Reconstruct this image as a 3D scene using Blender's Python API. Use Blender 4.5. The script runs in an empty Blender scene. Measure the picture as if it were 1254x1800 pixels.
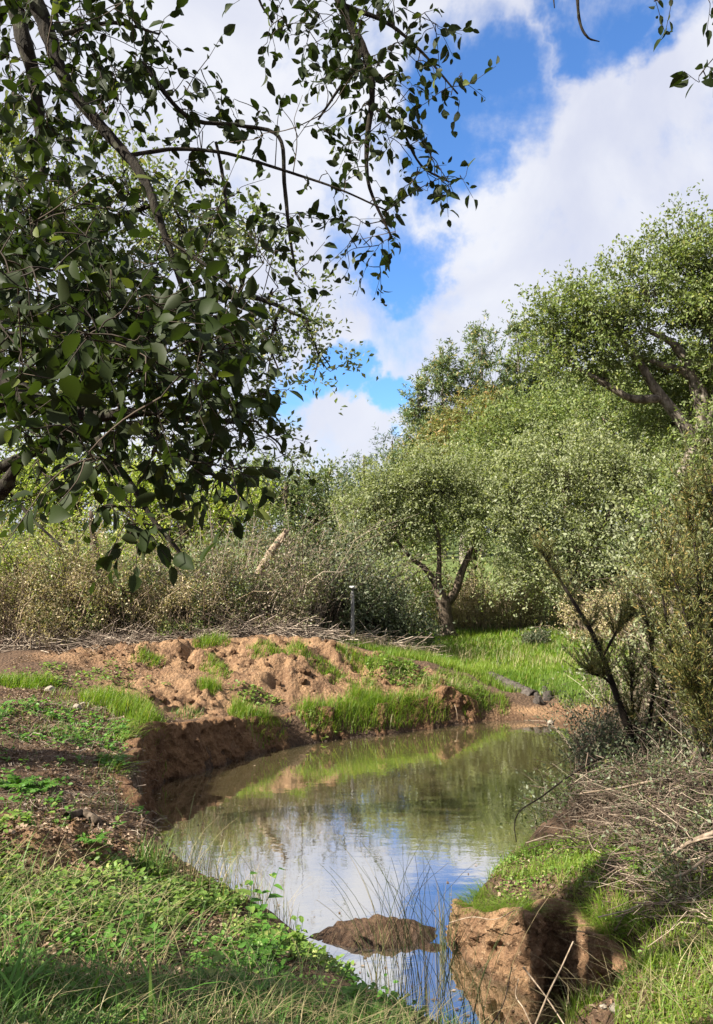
import bpy, math, random
import numpy as np
rng = np.random.default_rng(11)
random.seed(11)
SC = bpy.context.scene
COL = SC.collection

# ------------------------------------------------------------------ camera
FPX, HOR, CX, CY = 1400.0, 935.0, 627.0, 900.0      # focal length / horizon in photo pixels
CAMZ = 2.4                                          # metres above the pond's water
PITCH = math.atan((HOR - CY) / FPX)
cam_d = bpy.data.cameras.new('camera')
cam_d.sensor_fit = 'VERTICAL'; cam_d.sensor_height = 24.0
cam_d.lens = FPX / 1800.0 * 24.0
cam_d.clip_start = 0.05; cam_d.clip_end = 2000.0
cam = bpy.data.objects.new('camera', cam_d); COL.objects.link(cam)
cam.location = (0, 0, CAMZ)
cam.rotation_euler = (math.pi / 2 + PITCH, 0, 0)
SC.camera = cam

# ------------------------------------------------------------------ light
SUN = np.array([-0.70, -0.30, 0.63]); SUN /= np.linalg.norm(SUN)    # towards the sun
EXPOSURE = 1.8
sun_d = bpy.data.lights.new('sun', 'SUN'); sun_d.energy = 5.0; sun_d.angle = math.radians(0.53)
sun_d.color = (1.0, 0.93, 0.80)
sun = bpy.data.objects.new('sun', sun_d); COL.objects.link(sun)
from mathutils import Vector
sun.rotation_euler = Vector(-SUN).to_track_quat('-Z', 'Y').to_euler()
sun.location = (-20, 0, 25)
SC.view_settings.view_transform = 'Standard'; SC.view_settings.look = 'None'
SC.view_settings.exposure = EXPOSURE; SC.view_settings.gamma = 1.0
SC.view_settings.use_curve_mapping = False
SC.cycles.max_bounces = 7; SC.cycles.diffuse_bounces = 3; SC.cycles.glossy_bounces = 3
SC.cycles.transmission_bounces = 5; SC.cycles.transparent_max_bounces = 8
SC.cycles.sample_clamp_indirect = 4.0
SC.cycles.caustics_reflective = False; SC.cycles.caustics_refractive = False
SC.cycles.use_denoising = True


def ray(px, py):
    u, v = (px - CX) / FPX, (CY - py) / FPX
    c, s = math.cos(PITCH), math.sin(PITCH)
    return np.array([u, c - v * s, s + v * c])


def at(px, py, Y):
    d = ray(px, py); k = Y / d[1]
    return np.array([0, 0, CAMZ]) + d * k


def atz(px, py, z):
    d = ray(px, py); k = (z - CAMZ) / d[2]
    return np.array([0, 0, CAMZ]) + d * k


# ------------------------------------------------------------------ world: sky with broken cloud
class NT:
    def __init__(self, tree): self.t = tree
    def n(self, typ, **kw):
        nd = self.t.nodes.new(typ)
        for k, v in kw.items():
            if k.startswith('i_'):
                key = k[2:]; key = int(key) if key.isdigit() else key.replace('_', ' ')
                s = nd.inputs[key]
                if hasattr(v, 'is_linked') or isinstance(v, bpy.types.NodeSocket): self.t.links.new(v, s)
                else: s.default_value = v
            else: setattr(nd, k, v)
        return nd
    def m(self, op, a, b=None, c=None, clamp=False):
        nd = self.t.nodes.new('ShaderNodeMath'); nd.operation = op; nd.use_clamp = clamp
        for i, x in enumerate((a, b, c)):
            if x is None: continue
            if isinstance(x, bpy.types.NodeSocket): self.t.links.new(x, nd.inputs[i])
            else: nd.inputs[i].default_value = x
        return nd.outputs[0]
    def mix(self, f, a, b, blend='MIX'):
        nd = self.t.nodes.new('ShaderNodeMix'); nd.data_type = 'RGBA'; nd.blend_type = blend
        for s, x in ((nd.inputs[0], f), (nd.inputs[6], a), (nd.inputs[7], b)):
            if isinstance(x, bpy.types.NodeSocket): self.t.links.new(x, s)
            elif isinstance(x, (int, float)): s.default_value = x
            else: s.default_value = (*x, 1.0) if len(x) == 3 else x
        return nd.outputs[2]
    def ramp(self, f, lo, hi):
        nd = self.t.nodes.new('ShaderNodeMapRange'); nd.interpolation_type = 'SMOOTHSTEP'
        for i, x in enumerate((f, lo, hi, 0.0, 1.0)):
            if isinstance(x, bpy.types.NodeSocket): self.t.links.new(x, nd.inputs[i])
            else: nd.inputs[i].default_value = x
        return nd.outputs[0]
    def link(self, a, b): self.t.links.new(a, b)


W = bpy.data.worlds.new('World'); SC.world = W; W.use_nodes = True
W.node_tree.nodes.clear(); w = NT(W.node_tree)
BG = 0.1
sky = w.n('ShaderNodeTexSky', sky_type='NISHITA')
sky.sun_disc = False
sky.sun_elevation = math.asin(SUN[2]); sky.sun_rotation = math.atan2(SUN[0], SUN[1])
sky.air_density = 1.0; sky.dust_density = 0.3; sky.ozone_density = 3.0
tc = w.n('ShaderNodeTexCoord')
D = tc.outputs['Generated']
n1 = w.n('ShaderNodeTexNoise', i_Vector=D, i_Scale=2.6, i_Detail=9.0, i_Roughness=0.55, i_Distortion=0.35).outputs[0]
n2 = w.n('ShaderNodeTexNoise', i_Vector=D, i_Scale=7.0, i_Detail=7.0, i_Roughness=0.6, i_Distortion=0.3).outputs[0]
cov = w.m('ADD', w.m('MULTIPLY', w.m('SUBTRACT', n1, .5), 1.25), w.m('ADD', .775, w.m('MULTIPLY', w.m('SUBTRACT', n2, .5), 1.0)))
nd_ = w.n('ShaderNodeTexNoise', i_Vector=D, i_Scale=5.5, i_Detail=6.0, i_Roughness=.6)
Dw = w.n('ShaderNodeVectorMath', operation='MULTIPLY_ADD', i_0=nd_.outputs['Color'], i_1=(.30, .30, .30), i_2=D).outputs[0]
Dw = w.n('ShaderNodeVectorMath', operation='ADD', i_0=Dw, i_1=(-.15, -.15, -.15)).outputs[0]
Dw = w.n('ShaderNodeVectorMath', operation='NORMALIZE', i_0=Dw).outputs[0]
hole = None
for px, py, r_in, r_out, a in ((855, 215, .0, .13, .42), (790, 325, .0, .085, .32), (1085, 25, .0, .10, .50), (1110, -90, .0, .11, .40),
                         (620, 300, .0, .10, .24), (850, 70, .0, .06, .2), (600, -60, .0, .12, .26),
                         (710, 430, .0, .065, .30), (655, 690, .0, .06, .50), (545, 640, .0, .06, .46), (480, 690, .0, .06, .3)):
    d = ray(px, py); d = d / np.linalg.norm(d)
    dot = w.n('ShaderNodeVectorMath', operation='DOT_PRODUCT', i_0=Dw, i_1=tuple(d)).outputs['Value']
    h = w.m('MULTIPLY', w.ramp(dot, math.cos(r_out), math.cos(r_in)), a)
    hole = h if hole is None else w.m('MAXIMUM', hole, h)
cl = w.ramp(w.m('SUBTRACT', w.m('ADD', cov, 0.20), hole), 0.50, 0.90)
n3 = w.n('ShaderNodeTexNoise', i_Vector=D, i_Scale=3.4, i_Detail=6.0, i_Roughness=0.55, i_Distortion=0.6).outputs[0]
ccol = w.mix(w.ramp(n3, 0.33, 0.68), (2.05, 2.14, 2.55), (2.68, 2.72, 2.88))
skyc = w.mix(1.0, sky.outputs[0], (0.35, 0.52, 0.71), 'MULTIPLY')
mixc = w.mix(w.m('MULTIPLY', cl, 0.97), skyc, ccol)
bg = w.n('ShaderNodeBackground', i_Color=mixc, i_Strength=BG)
wo = w.n('ShaderNodeOutputWorld'); w.link(bg.outputs[0], wo.inputs[0])


# ------------------------------------------------------------------ noise
def _h(ix, iy, iz, seed):
    h = (ix.astype(np.int64) * 374761393 + iy.astype(np.int64) * 668265263 + iz.astype(np.int64) * 1442695041 + seed * 974711) & 0xFFFFFFFF
    h = ((h ^ (h >> 13)) * 1274126177) & 0xFFFFFFFF
    h = ((h ^ (h >> 16)) * 2246822519) & 0xFFFFFFFF
    return ((h ^ (h >> 15)) & 0xFFFFFF) / float(0xFFFFFF)


def vn(x, y, z=None, seed=0):
    x = np.asarray(x, float); y = np.asarray(y, float)
    z = np.zeros_like(x) if z is None else np.asarray(z, float)
    ix, iy, iz = np.floor(x), np.floor(y), np.floor(z)
    fx, fy, fz = x - ix, y - iy, z - iz
    fx, fy, fz = (t * t * (3 - 2 * t) for t in (fx, fy, fz))
    r = 0
    for dz in ((0, 1) if np.any(fz) else (0,)):
        for dy in (0, 1):
            for dx in (0, 1):
                r = r + _h(ix + dx, iy + dy, iz + dz, seed) * (fx if dx else 1 - fx) * (fy if dy else 1 - fy) * (fz if dz else 1 - fz)
    return r


def fbm(x, y, z=None, seed=0, oct=4):
    r, a, t = 0, 1.0, 0
    for o in range(oct):
        k = 2.03 ** o
        r = r + a * vn(np.asarray(x) * k + 17 * o, np.asarray(y) * k - 9 * o, None if z is None else np.asarray(z) * k, seed + o)
        t += a; a *= 0.5
    return r / t


# ------------------------------------------------------------------ mesh building
class MB:
    def __init__(self): self.V = []; self.Q = []; self.T = []; self.qa = []; self.ta = []; self.n = 0
    def add(self, V, Q=None, T=None, attr=None):
        V = np.asarray(V, np.float32).reshape(-1, 3)
        if Q is not None and len(Q):
            self.Q.append(np.asarray(Q, np.int64) + self.n)
            self.qa.append(np.zeros((len(Q), 3), np.float32) if attr is None else np.broadcast_to(attr, (len(Q), 3)))
        if T is not None and len(T):
            self.T.append(np.asarray(T, np.int64) + self.n)
            self.ta.append(np.zeros((len(T), 3), np.float32) if attr is None or len(np.shape(attr)) > 1 and len(attr) != len(T) else np.broadcast_to(attr, (len(T), 3)))
        self.V.append(V); self.n += len(V)
    def mesh(self, name, mat, smooth=False):
        me = bpy.data.meshes.new(name)
        V = np.concatenate(self.V) if self.V else np.zeros((0, 3), np.float32)
        Q = np.concatenate(self.Q) if self.Q else np.zeros((0, 4), np.int64)
        T = np.concatenate(self.T) if self.T else np.zeros((0, 3), np.int64)
        me.vertices.add(len(V)); me.vertices.foreach_set('co', V.ravel())
        idx = np.concatenate([Q.ravel(), T.ravel()]).astype(np.int32)
        me.loops.add(len(idx)); me.loops.foreach_set('vertex_index', idx)
        st = np.concatenate([np.arange(len(Q)) * 4, len(Q) * 4 + np.arange(len(T)) * 3]).astype(np.int32)
        me.polygons.add(len(st)); me.polygons.foreach_set('loop_start', st)
        if smooth: me.polygons.foreach_set('use_smooth', np.ones(len(st), bool))
        A = np.concatenate(([np.concatenate(self.qa)] if self.qa else []) + ([np.concatenate(self.ta)] if self.ta else [])).astype(np.float32)
        at_ = me.attributes.new('lr', 'FLOAT_VECTOR', 'FACE'); at_.data.foreach_set('vector', A.ravel())
        me.update(calc_edges=True)
        if mat is not None: me.materials.append(mat)
        return me
    def build(self, name, mat, parent=None, smooth=False):
        return link(name, self.mesh(name, mat, smooth), parent)


def link(name, me, parent=None):
    o = bpy.data.objects.new(name, me); COL.objects.link(o)
    if parent is not None:
        o.parent = parent; o.matrix_parent_inverse = parent.matrix_basis.inverted()
    return o


def tag(o, label=None, cat=None, group=None, kind=None):
    for k, v in (('label', label), ('category', cat), ('group', group), ('kind', kind)):
        if v: o[k] = v
    return o


def thing(name, label, cat, loc, group=None):
    o = bpy.data.objects.new(name, None); COL.objects.link(o); o.location = tuple(float(c) for c in loc)
    o.empty_display_size = 0.1
    return tag(o, label, cat, group)


def unit(v):
    v = np.asarray(v, float); return v / np.maximum(np.linalg.norm(v, axis=-1, keepdims=True), 1e-9)


def rnd_unit(n): return unit(rng.normal(size=(n, 3)))


def spline(P, k=6):
    P = np.asarray(P, float)
    if len(P) < 3: 
        t = np.linspace(0, 1, k + 1)[:, None]; return P[0] * (1 - t) + P[1] * t
    Q = np.vstack([2 * P[0] - P[1], P, 2 * P[-1] - P[-2]]); out = []
    for i in range(1, len(Q) - 2):
        p0, p1, p2, p3 = Q[i - 1:i + 3]
        for t in np.arange(k) / k:
            out.append(.5 * ((2 * p1) + (-p0 + p2) * t + (2 * p0 - 5 * p1 + 4 * p2 - p3) * t * t + (-p0 + 3 * p1 - 3 * p2 + p3) * t ** 3))
    out.append(P[-1]); return np.array(out)


def tube(mb, P, R, sides=6, bump=0.0, attr=(0, 0, 0), cap=True):
    P = np.asarray(P, float); n = len(P); R = np.broadcast_to(R, (n,))
    tan = unit(np.gradient(P, axis=0))
    ref = np.array([0.31, 0.17, 0.93]) if abs(tan[0] @ np.array([0.31, 0.17, 0.93])) < .9 else np.array([1., 0, 0])
    a = unit(np.cross(tan, ref)); b = np.cross(tan, a)
    th = np.arange(sides) / sides * 2 * math.pi
    rr = R[:, None] * (1 + bump * (rng.random((n, sides)) * 2 - 1))
    V = P[:, None] + rr[..., None] * (np.cos(th)[None, :, None] * a[:, None] + np.sin(th)[None, :, None] * b[:, None])
    i = np.arange(n - 1)[:, None] * sides; j = np.arange(sides)[None]; j2 = (j + 1) % sides
    Q = np.stack([i + j, i + j2, i + sides + j2, i + sides + j], -1).reshape(-1, 4)
    V = V.reshape(-1, 3); T = None
    if cap:
        V = np.vstack([V, P[-1] + tan[-1] * R[-1] * .6]); k = n * sides; base = (n - 1) * sides
        T = np.array([[base + q, base + (q + 1) % sides, k] for q in range(sides)])
    mb.add(V, Q, T, np.asarray(attr, np.float32))


def tubes_batch(mb, P, R, sides=3, attr=None):
    """many polylines at once: P (m,k,3), R (m,k)"""
    m, k, _ = P.shape
    tan = unit(np.gradient(P, axis=1)); ref = unit(np.array([.37, .21, .9]) + 0 * tan)
    a = unit(np.cross(tan, ref)); b = np.cross(tan, a)
    th = np.arange(sides) / sides * 2 * math.pi
    V = P[:, :, None] + R[:, :, None, None] * (np.cos(th)[:, None] * a[:, :, None] + np.sin(th)[:, None] * b[:, :, None])
    base = (np.arange(m) * k * sides)[:, None, None]; i = (np.arange(k - 1) * sides)[None, :, None]; j = np.arange(sides)[None, None]
    j2 = (j + 1) % sides
    Q = np.stack(np.broadcast_arrays(base + i + j, base + i + j2, base + i + sides + j2, base + i + sides + j), -1).reshape(-1, 4)
    A = np.repeat(rng.random((m, 3)) if attr is None else attr, (k - 1) * sides, axis=0)
    mb.add(V.reshape(-1, 3), Q, None, A)


def leaf_quads(mb, P, ax, nr, L, Wd, attr, fold=.12):
    """four-point leaves, two triangles each"""
    sd = unit(np.cross(ax, nr)); L = np.asarray(L)[:, None]; Wd = np.asarray(Wd)[:, None]
    mid = P + ax * L * .48
    V = np.stack([P, mid + sd * Wd * .5 + nr * L * fold, P + ax * L, mid - sd * Wd * .5 + nr * L * fold], 1)
    n = len(P); Q = np.arange(n * 4).reshape(n, 4)
    mb.add(V.reshape(-1, 3), Q, None, attr)


def leaf_hex(mb, P, ax, nr, L, Wd, attr, fold=.1, droop=.12):
    """six-point leaves folded along the midrib, four triangles each"""
    sd = unit(np.cross(ax, nr)); L = np.asarray(L)[:, None]; Wd = np.asarray(Wd)[:, None]
    a = P + ax * L * .28 + nr * L * fold * .6; b = P + ax * L * .66 + nr * L * (fold * .5 - droop * .4); t = P + ax * L - nr * L * droop
    V = np.stack([P, a + sd * Wd * .46, b + sd * Wd * .42, t, b - sd * Wd * .42, a - sd * Wd * .46], 1)
    n = len(P); i = np.arange(n)[:, None] * 6
    Q = np.concatenate([i + np.array([[0, 1, 2, 3]]), i + np.array([[0, 3, 4, 5]])])
    mb.add(V.reshape(-1, 3), Q, None, np.concatenate([attr, attr]))


def blades(mb, P, h, lean, az, wd, seg=3, attr=None, curl=1.7):
    """grass blades as curved tapering strips"""
    n = len(P)
    if not n: return
    t = np.linspace(0, 1, seg + 1)[None, :, None]
    d = np.stack([np.cos(az), np.sin(az), 0 * az], -1)[:, None]; s = np.stack([-np.sin(az), np.cos(az), 0 * az], -1)[:, None]
    h = h[:, None, None]; lean = lean[:, None, None]
    C = P[:, None] + d * h * lean * t ** curl + np.array([0, 0, 1.]) * h * (t - .33 * np.minimum(lean, 1.6) * t ** 2.4)
    wv = (wd[:, None, None] * (1 - t ** 1.6) * .5)[:, :-1]
    L = C[:, :-1] - s * wv; R = C[:, :-1] + s * wv
    V = np.concatenate([np.stack([L, R], 2).reshape(n, -1, 3), C[:, -1:]], 1); k = 2 * seg + 1
    b = np.arange(n)[:, None] * k
    Q = np.concatenate([b + np.array([[2 * i, 2 * i + 1, 2 * i + 3, 2 * i + 2]]) for i in range(seg - 1)]) if seg > 1 else None
    T = b + np.array([[2 * seg - 2, 2 * seg - 1, 2 * seg]])
    if attr is None: attr = rng.random((n, 3))
    if Q is not None: mb.add(V.reshape(-1, 3), Q, None, np.concatenate([attr] * (seg - 1)))
    mb.T.append(T + (mb.n - n * k)); mb.ta.append(attr)


# ------------------------------------------------------------------ materials
def mat(name):
    m = bpy.data.materials.new(name); m.use_nodes = True; m.node_tree.nodes.clear()
    t = NT(m.node_tree); out = t.n('ShaderNodeOutputMaterial'); return m, t, out


def leaf_mat(name, a, b, c=None, cfrac=.12, trans=.35, under=None, rough=.5, spec=.35, tr_tint=(1.25, 1.35, .55)):
    """a..b: the run of leaf colours; c: the odd one out; under: the paler underside"""
    m, t, out = mat(name)
    at_ = t.n('ShaderNodeAttribute', attribute_name='lr')
    sx = t.n('ShaderNodeSeparateXYZ', i_0=at_.outputs['Vector'])
    f = t.m('ADD', t.m('MULTIPLY', sx.outputs[0], .55), t.m('MULTIPLY', sx.outputs[1], .45))
    col = t.mix(f, a, b)
    if c is not None: col = t.mix(t.m('GREATER_THAN', sx.outputs[2], 1 - cfrac), col, c)
    top = col
    if under is not None:
        g = t.n('ShaderNodeNewGeometry'); col = t.mix(g.outputs['Backfacing'], col, under)
    p = t.n('ShaderNodeBsdfPrincipled', i_Base_Color=col, i_Roughness=rough)
    p.inputs['Specular IOR Level'].default_value = spec
    tr = t.n('ShaderNodeBsdfTranslucent', i_Color=t.mix(1.0, top, tr_tint, 'MULTIPLY'))
    mx = t.n('ShaderNodeMixShader', i_0=trans); t.link(p.outputs[0], mx.inputs[1]); t.link(tr.outputs[0], mx.inputs[2])
    t.link(mx.outputs[0], out.inputs[0]); return m


def bark_mat(name, a, b, scale=18, bump=.5, lichen=None, stretch=.35):
    m, t, out = mat(name)
    tc = t.n('ShaderNodeTexCoord'); mp = t.n('ShaderNodeMapping', i_Vector=tc.outputs['Object']); mp.inputs['Scale'].default_value = (1, 1, stretch)
    n = t.n('ShaderNodeTexNoise', i_Vector=mp.outputs[0], i_Scale=scale, i_Detail=6.0, i_Roughness=.65)
    col = t.mix(t.ramp(n.outputs[0], .35, .66), a, b)
    if lichen is not None:
        n2 = t.n('ShaderNodeTexNoise', i_Vector=tc.outputs['Object'], i_Scale=scale * .7, i_Detail=4.0)
        col = t.mix(t.m('MULTIPLY', t.ramp(n2.outputs[0], .56, .68), .8), col, lichen)
    p = t.n('ShaderNodeBsdfPrincipled', i_Base_Color=col, i_Roughness=.9); p.inputs['Specular IOR Level'].default_value = .15
    bp = t.n('ShaderNodeBump', i_Strength=bump, i_Distance=.02, i_Height=n.outputs[0]); t.link(bp.outputs[0], p.inputs['Normal'])
    t.link(p.outputs[0], out.inputs[0]); return m


def twig_mat(name, a, b, c):
    m, t, out = mat(name)
    at_ = t.n('ShaderNodeAttribute', attribute_name='lr'); sx = t.n('ShaderNodeSeparateXYZ', i_0=at_.outputs['Vector'])
    col = t.mix(sx.outputs[0], a, b); col = t.mix(t.m('GREATER_THAN', sx.outputs[1], .8), col, c)
    p = t.n('ShaderNodeBsdfPrincipled', i_Base_Color=col, i_Roughness=.85); p.inputs['Specular IOR Level'].default_value = .2
    t.link(p.outputs[0], out.inputs[0]); return m


def earth_mat(name, use_mask=True, tone=1.0, dry=False):
    m, t, out = mat(name)
    tc = t.n('ShaderNodeTexCoord'); o = tc.outputs['Object']
    n1 = t.n('ShaderNodeTexNoise', i_Vector=o, i_Scale=3.2, i_Detail=7.0, i_Roughness=.6).outputs[0]
    n2 = t.n('ShaderNodeTexNoise', i_Vector=o, i_Scale=38., i_Detail=5.0, i_Roughness=.7).outputs[0]
    n3 = t.n('ShaderNodeTexVoronoi', i_Vector=o, i_Scale=26., i_Randomness=1.0).outputs['Distance']
    n4 = t.n('ShaderNodeTexNoise', i_Vector=o, i_Scale=110., i_Detail=3.0).outputs[0]
    clay = t.mix(t.ramp(n1, .35, .65), (.25, .150, .080), (.155, .088, .049))
    clay = t.mix(t.ramp(n2, .52, .72), clay, (.34, .24, .148))
    clay = t.mix(t.m('MULTIPLY', t.ramp(n4, .55, .70), .6), clay, (.085, .048, .030))
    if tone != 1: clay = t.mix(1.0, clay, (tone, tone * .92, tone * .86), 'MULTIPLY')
    col = clay
    if use_mask:
        at_ = t.n('ShaderNodeAttribute', attribute_name='mask'); sx = t.n('ShaderNodeSeparateXYZ', i_0=at_.outputs['Vector'])
        soil = t.mix(t.ramp(n2, .38, .66), (.060, .036, .022), (.135, .082, .050))
        soil = t.mix(t.ramp(n4, .58, .72), soil, (.20, .14, .095))
        brk = t.m('ADD', sx.outputs[0], t.m('MULTIPLY', t.m('SUBTRACT', n1, .5), .9))
        col = t.mix(t.ramp(brk, .3, .6), soil, clay)
        grs = t.mix(n2, (.055, .10, .02), (.13, .15, .05))
        gm = t.m('ADD', sx.outputs[1], t.m('MULTIPLY', t.m('SUBTRACT', n2, .5), .8))
        col = t.mix(t.ramp(gm, .4, .75), col, grs)
        wet = sx.outputs[2]
    else:
        sp = t.n('ShaderNodeSeparateXYZ', i_0=o); wet = t.m('MULTIPLY', t.m('SUBTRACT', 1.0, t.ramp(sp.outputs[2], .0, .06)), .8)
    if dry: wet = 0.0
    col = t.mix(wet, col, t.mix(1.0, col, (.42, .38, .34), 'MULTIPLY'))
    p = t.n('ShaderNodeBsdfPrincipled', i_Base_Color=col, i_Roughness=.95 if dry else t.m('SUBTRACT', .95, t.m('MULTIPLY', wet, .45)))
    p.inputs['Specular IOR Level'].default_value = .25
    hgt = t.m('ADD', t.m('MULTIPLY', n2, .7), t.m('ADD', t.m('MULTIPLY', n3, .5), t.m('MULTIPLY', n4, .25)))
    bp = t.n('ShaderNodeBump', i_Strength=1.0, i_Distance=.045, i_Height=hgt); t.link(bp.outputs[0], p.inputs['Normal'])
    t.link(p.outputs[0], out.inputs[0]); return m


M = {}
M['ground'] = earth_mat('ground_earth'); M['cut'] = earth_mat('cut_earth', False); M['clod'] = earth_mat('clod_earth', False, .95, True); M['cut_dark'] = earth_mat('dark_cut_earth', False, .72)  # last one: the same cut earth in a darker tone, for the far bank
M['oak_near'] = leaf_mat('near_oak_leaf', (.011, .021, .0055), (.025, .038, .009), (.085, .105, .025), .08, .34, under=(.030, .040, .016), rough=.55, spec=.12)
M['oak_mid'] = leaf_mat('mid_oak_leaf', (0.063, 0.098, 0.034), (0.138, 0.172, 0.063), (0.230, 0.218, 0.081), .1, .38, under=(0.184, 0.207, 0.127))
M['oak_c'] = leaf_mat('grey_oak_leaf', (.11, .14, .062), (.25, .27, .135), (.29, .30, .16), .12, .38, under=(.23, .25, .155), spec=.2)
M['willow'] = leaf_mat('pale_leaf', (.125, .16, .072), (.27, .29, .15), (.32, .33, .18), .12, .38, under=(.26, .28, .18), spec=.2)
M['cork'] = leaf_mat('cork_oak_leaf', (.070, .11, .030), (.195, .235, .075), (.25, .255, .09), .12, .34, under=(.17, .195, .10), spec=.2)
M['euca'] = leaf_mat('eucalyptus_leaf', (0.066, 0.110, 0.055), (0.154, 0.193, 0.083), (0.264, 0.220, 0.088), .14, .25)
M['euca_b'] = leaf_mat('browning_eucalyptus_leaf', (.11, .13, .045), (.20, .20, .075), (.30, .19, .07), .16, .3)
M['pine'] = leaf_mat('pine_needle', (.045, .075, .04), (.09, .125, .06), (.13, .14, .07), .1, .15)
M['dark'] = leaf_mat('dark_shrub_leaf', (.035, .05, .026), (.085, .105, .05), (.16, .16, .10), .14, .2)
M['lime'] = leaf_mat('lime_leaf', (.14, .20, .03), (.29, .34, .07), (.36, .36, .11), .15, .45)
M['bramble'] = leaf_mat('bramble_leaf', (.18, .155, .07), (.33, .285, .145), (.40, .32, .20), .3, .25)
M['purple'] = leaf_mat('dull_shrub_leaf', (.125, .095, .065), (.235, .185, .13), (.16, .17, .075), .3, .2)
M['heath'] = leaf_mat('heath_needle', (.055, .068, .018), (.135, .14, .042), (.24, .18, .06), .18, .25)
M['herb'] = leaf_mat('herb_leaf', (0.072, 0.144, 0.023), (0.171, 0.261, 0.045), (0.270, 0.306, 0.090), .15, .4)
M['fern'] = leaf_mat('fern_leaf', (0.054, 0.153, 0.018), (0.117, 0.243, 0.036), (0.180, 0.270, 0.054), .1, .4)
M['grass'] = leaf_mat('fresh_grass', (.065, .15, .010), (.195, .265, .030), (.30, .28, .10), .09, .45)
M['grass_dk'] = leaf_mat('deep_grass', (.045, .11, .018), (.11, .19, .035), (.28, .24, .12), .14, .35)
M['straw'] = leaf_mat('straw', (.22, .18, .09), (.40, .33, .19), (.11, .15, .04), .3, .3)
M['litter'] = leaf_mat('dead_leaf', (.07, .042, .025), (.17, .11, .07), (.27, .20, .14), .2, .1, spec=.2)
M['rush'] = leaf_mat('rush', (.05, .075, .03), (.13, .15, .055), (.26, .21, .11), .25, .2)
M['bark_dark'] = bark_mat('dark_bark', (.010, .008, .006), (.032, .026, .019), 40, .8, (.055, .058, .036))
M['bark_brown'] = bark_mat('brown_bark', (.035, .026, .018), (.13, .10, .075), 22, .8)
M['bark_pale'] = bark_mat('pale_cork_bark', (.07, .058, .046), (.24, .21, .175), 16, 1.0, (.28, .265, .21))
M['bark_cork'] = bark_mat('cork_limb_bark', (.05, .04, .03), (.20, .17, .14), 14, .9, (.24, .22, .17))
M['twig_dark'] = twig_mat('dark_twig', (.014, .010, .007), (.036, .027, .019), (.06, .045, .032))
M['twig_tan'] = twig_mat('tan_twig', (.15, .11, .075), (.32, .25, .175), (.10, .065, .05))
M['twig_grey'] = twig_mat('grey_twig', (.12, .09, .07), (.30, .24, .19), (.44, .37, .29))
M['twig_brown'] = twig_mat('brown_twig', (.05, .035, .026), (.15, .11, .08), (.30, .24, .18))
M['dead_wood'] = bark_mat('dead_wood', (.15, .11, .075), (.30, .235, .175), 30, .4)
M['post'] = bark_mat('weathered_post', (.13, .125, .125), (.24, .235, .235), 30, .4)
M['post_cap'] = bark_mat('post_cap_paint', (.42, .42, .42), (.52, .52, .52), 12, .1)
M['stone'] = bark_mat('pale_stone', (.20, .17, .135), (.32, .28, .23), 25, .4, stretch=1)
M['culvert'] = bark_mat('old_culvert', (.035, .029, .025), (.10, .085, .075), 16, .8)

# water: a turbid layer, clearer where it is thin, with a mirror-like surface
mw, t, out = mat('pond_water')
at_ = t.n('ShaderNodeAttribute', attribute_name='depth')
dep = at_.outputs['Fac']
turb = t.m('SUBTRACT', 1.0, t.m('EXPONENT', t.m('MULTIPLY', dep, -5.0)), clamp=True)
tc = t.n('ShaderNodeTexCoord')
mp = t.n('ShaderNodeMapping', i_Vector=tc.outputs['Object']); mp.inputs['Scale'].default_value = (1., 2.2, 1.)
wn = t.n('ShaderNodeTexNoise', i_Vector=mp.outputs[0], i_Scale=5.0, i_Detail=3.0, i_Roughness=.5).outputs[0]
wn2 = t.n('ShaderNodeTexNoise', i_Vector=mp.outputs[0], i_Scale=26.0, i_Detail=2.0, i_Roughness=.5).outputs[0]
bp = t.n('ShaderNodeBump', i_Strength=.04, i_Distance=.02, i_Height=t.m('ADD', wn, t.m('MULTIPLY', wn2, .12)))
trn = t.n('ShaderNodeBsdfTransparent', i_Color=(.80, .66, .42, 1))
dif = t.n('ShaderNodeBsdfDiffuse', i_Color=(.36, .295, .14, 1))
mx = t.n('ShaderNodeMixShader', i_0=turb); t.link(trn.outputs[0], mx.inputs[1]); t.link(dif.outputs[0], mx.inputs[2])
gl = t.n('ShaderNodeBsdfGlossy', i_Color=(1, 1, 1, 1), i_Roughness=.015); t.link(bp.outputs[0], gl.inputs['Normal'])
fr = t.n('ShaderNodeFresnel', i_IOR=1.45); t.link(bp.outputs[0], fr.inputs['Normal'])
refl = t.m('ADD', .66, t.m('MULTIPLY', fr.outputs[0], .34))
mx2 = t.n('ShaderNodeMixShader', i_0=refl); t.link(mx.outputs[0], mx2.inputs[1]); t.link(gl.outputs[0], mx2.inputs[2])
t.link(mx2.outputs[0], out.inputs[0]); M['water'] = mw

# ------------------------------------------------------------------ terrain
# pond outline: (px, py) read off the photo at water level, bank run-up width (m), cut bank?
OUT = [(985, 1276, .9, 0), (930, 1270, .8, 0), (880, 1268, .45, 0), (820, 1274, .22, 1), (760, 1282, .20, 1), (690, 1292, .2, 1), (600, 1301, .2, 1),
       (510, 1315, .2, 1), (430, 1335, .22, 1), (360, 1356, .24, 1), (296, 1374, .2, 1), (270, 1400, .16, 1), (272, 1450, .12, 1), (262, 1500, .10, 1),
       (288, 1535, .12, 1), (340, 1560, .35, 0), (420, 1595, .4, 0), (500, 1622, .4, 0), (560, 1650, .4, 0), (590, 1690, .4, 0), (650, 1730, .5, 0), (740, 1775, .5, 0), (830, 1815, .5, 0),
       (900, 1845, .4, 0), (985, 1825, .35, 0)]
pts = [(*atz(px, py, 0)[:2], wd, c) for px, py, wd, c in OUT]
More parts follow.
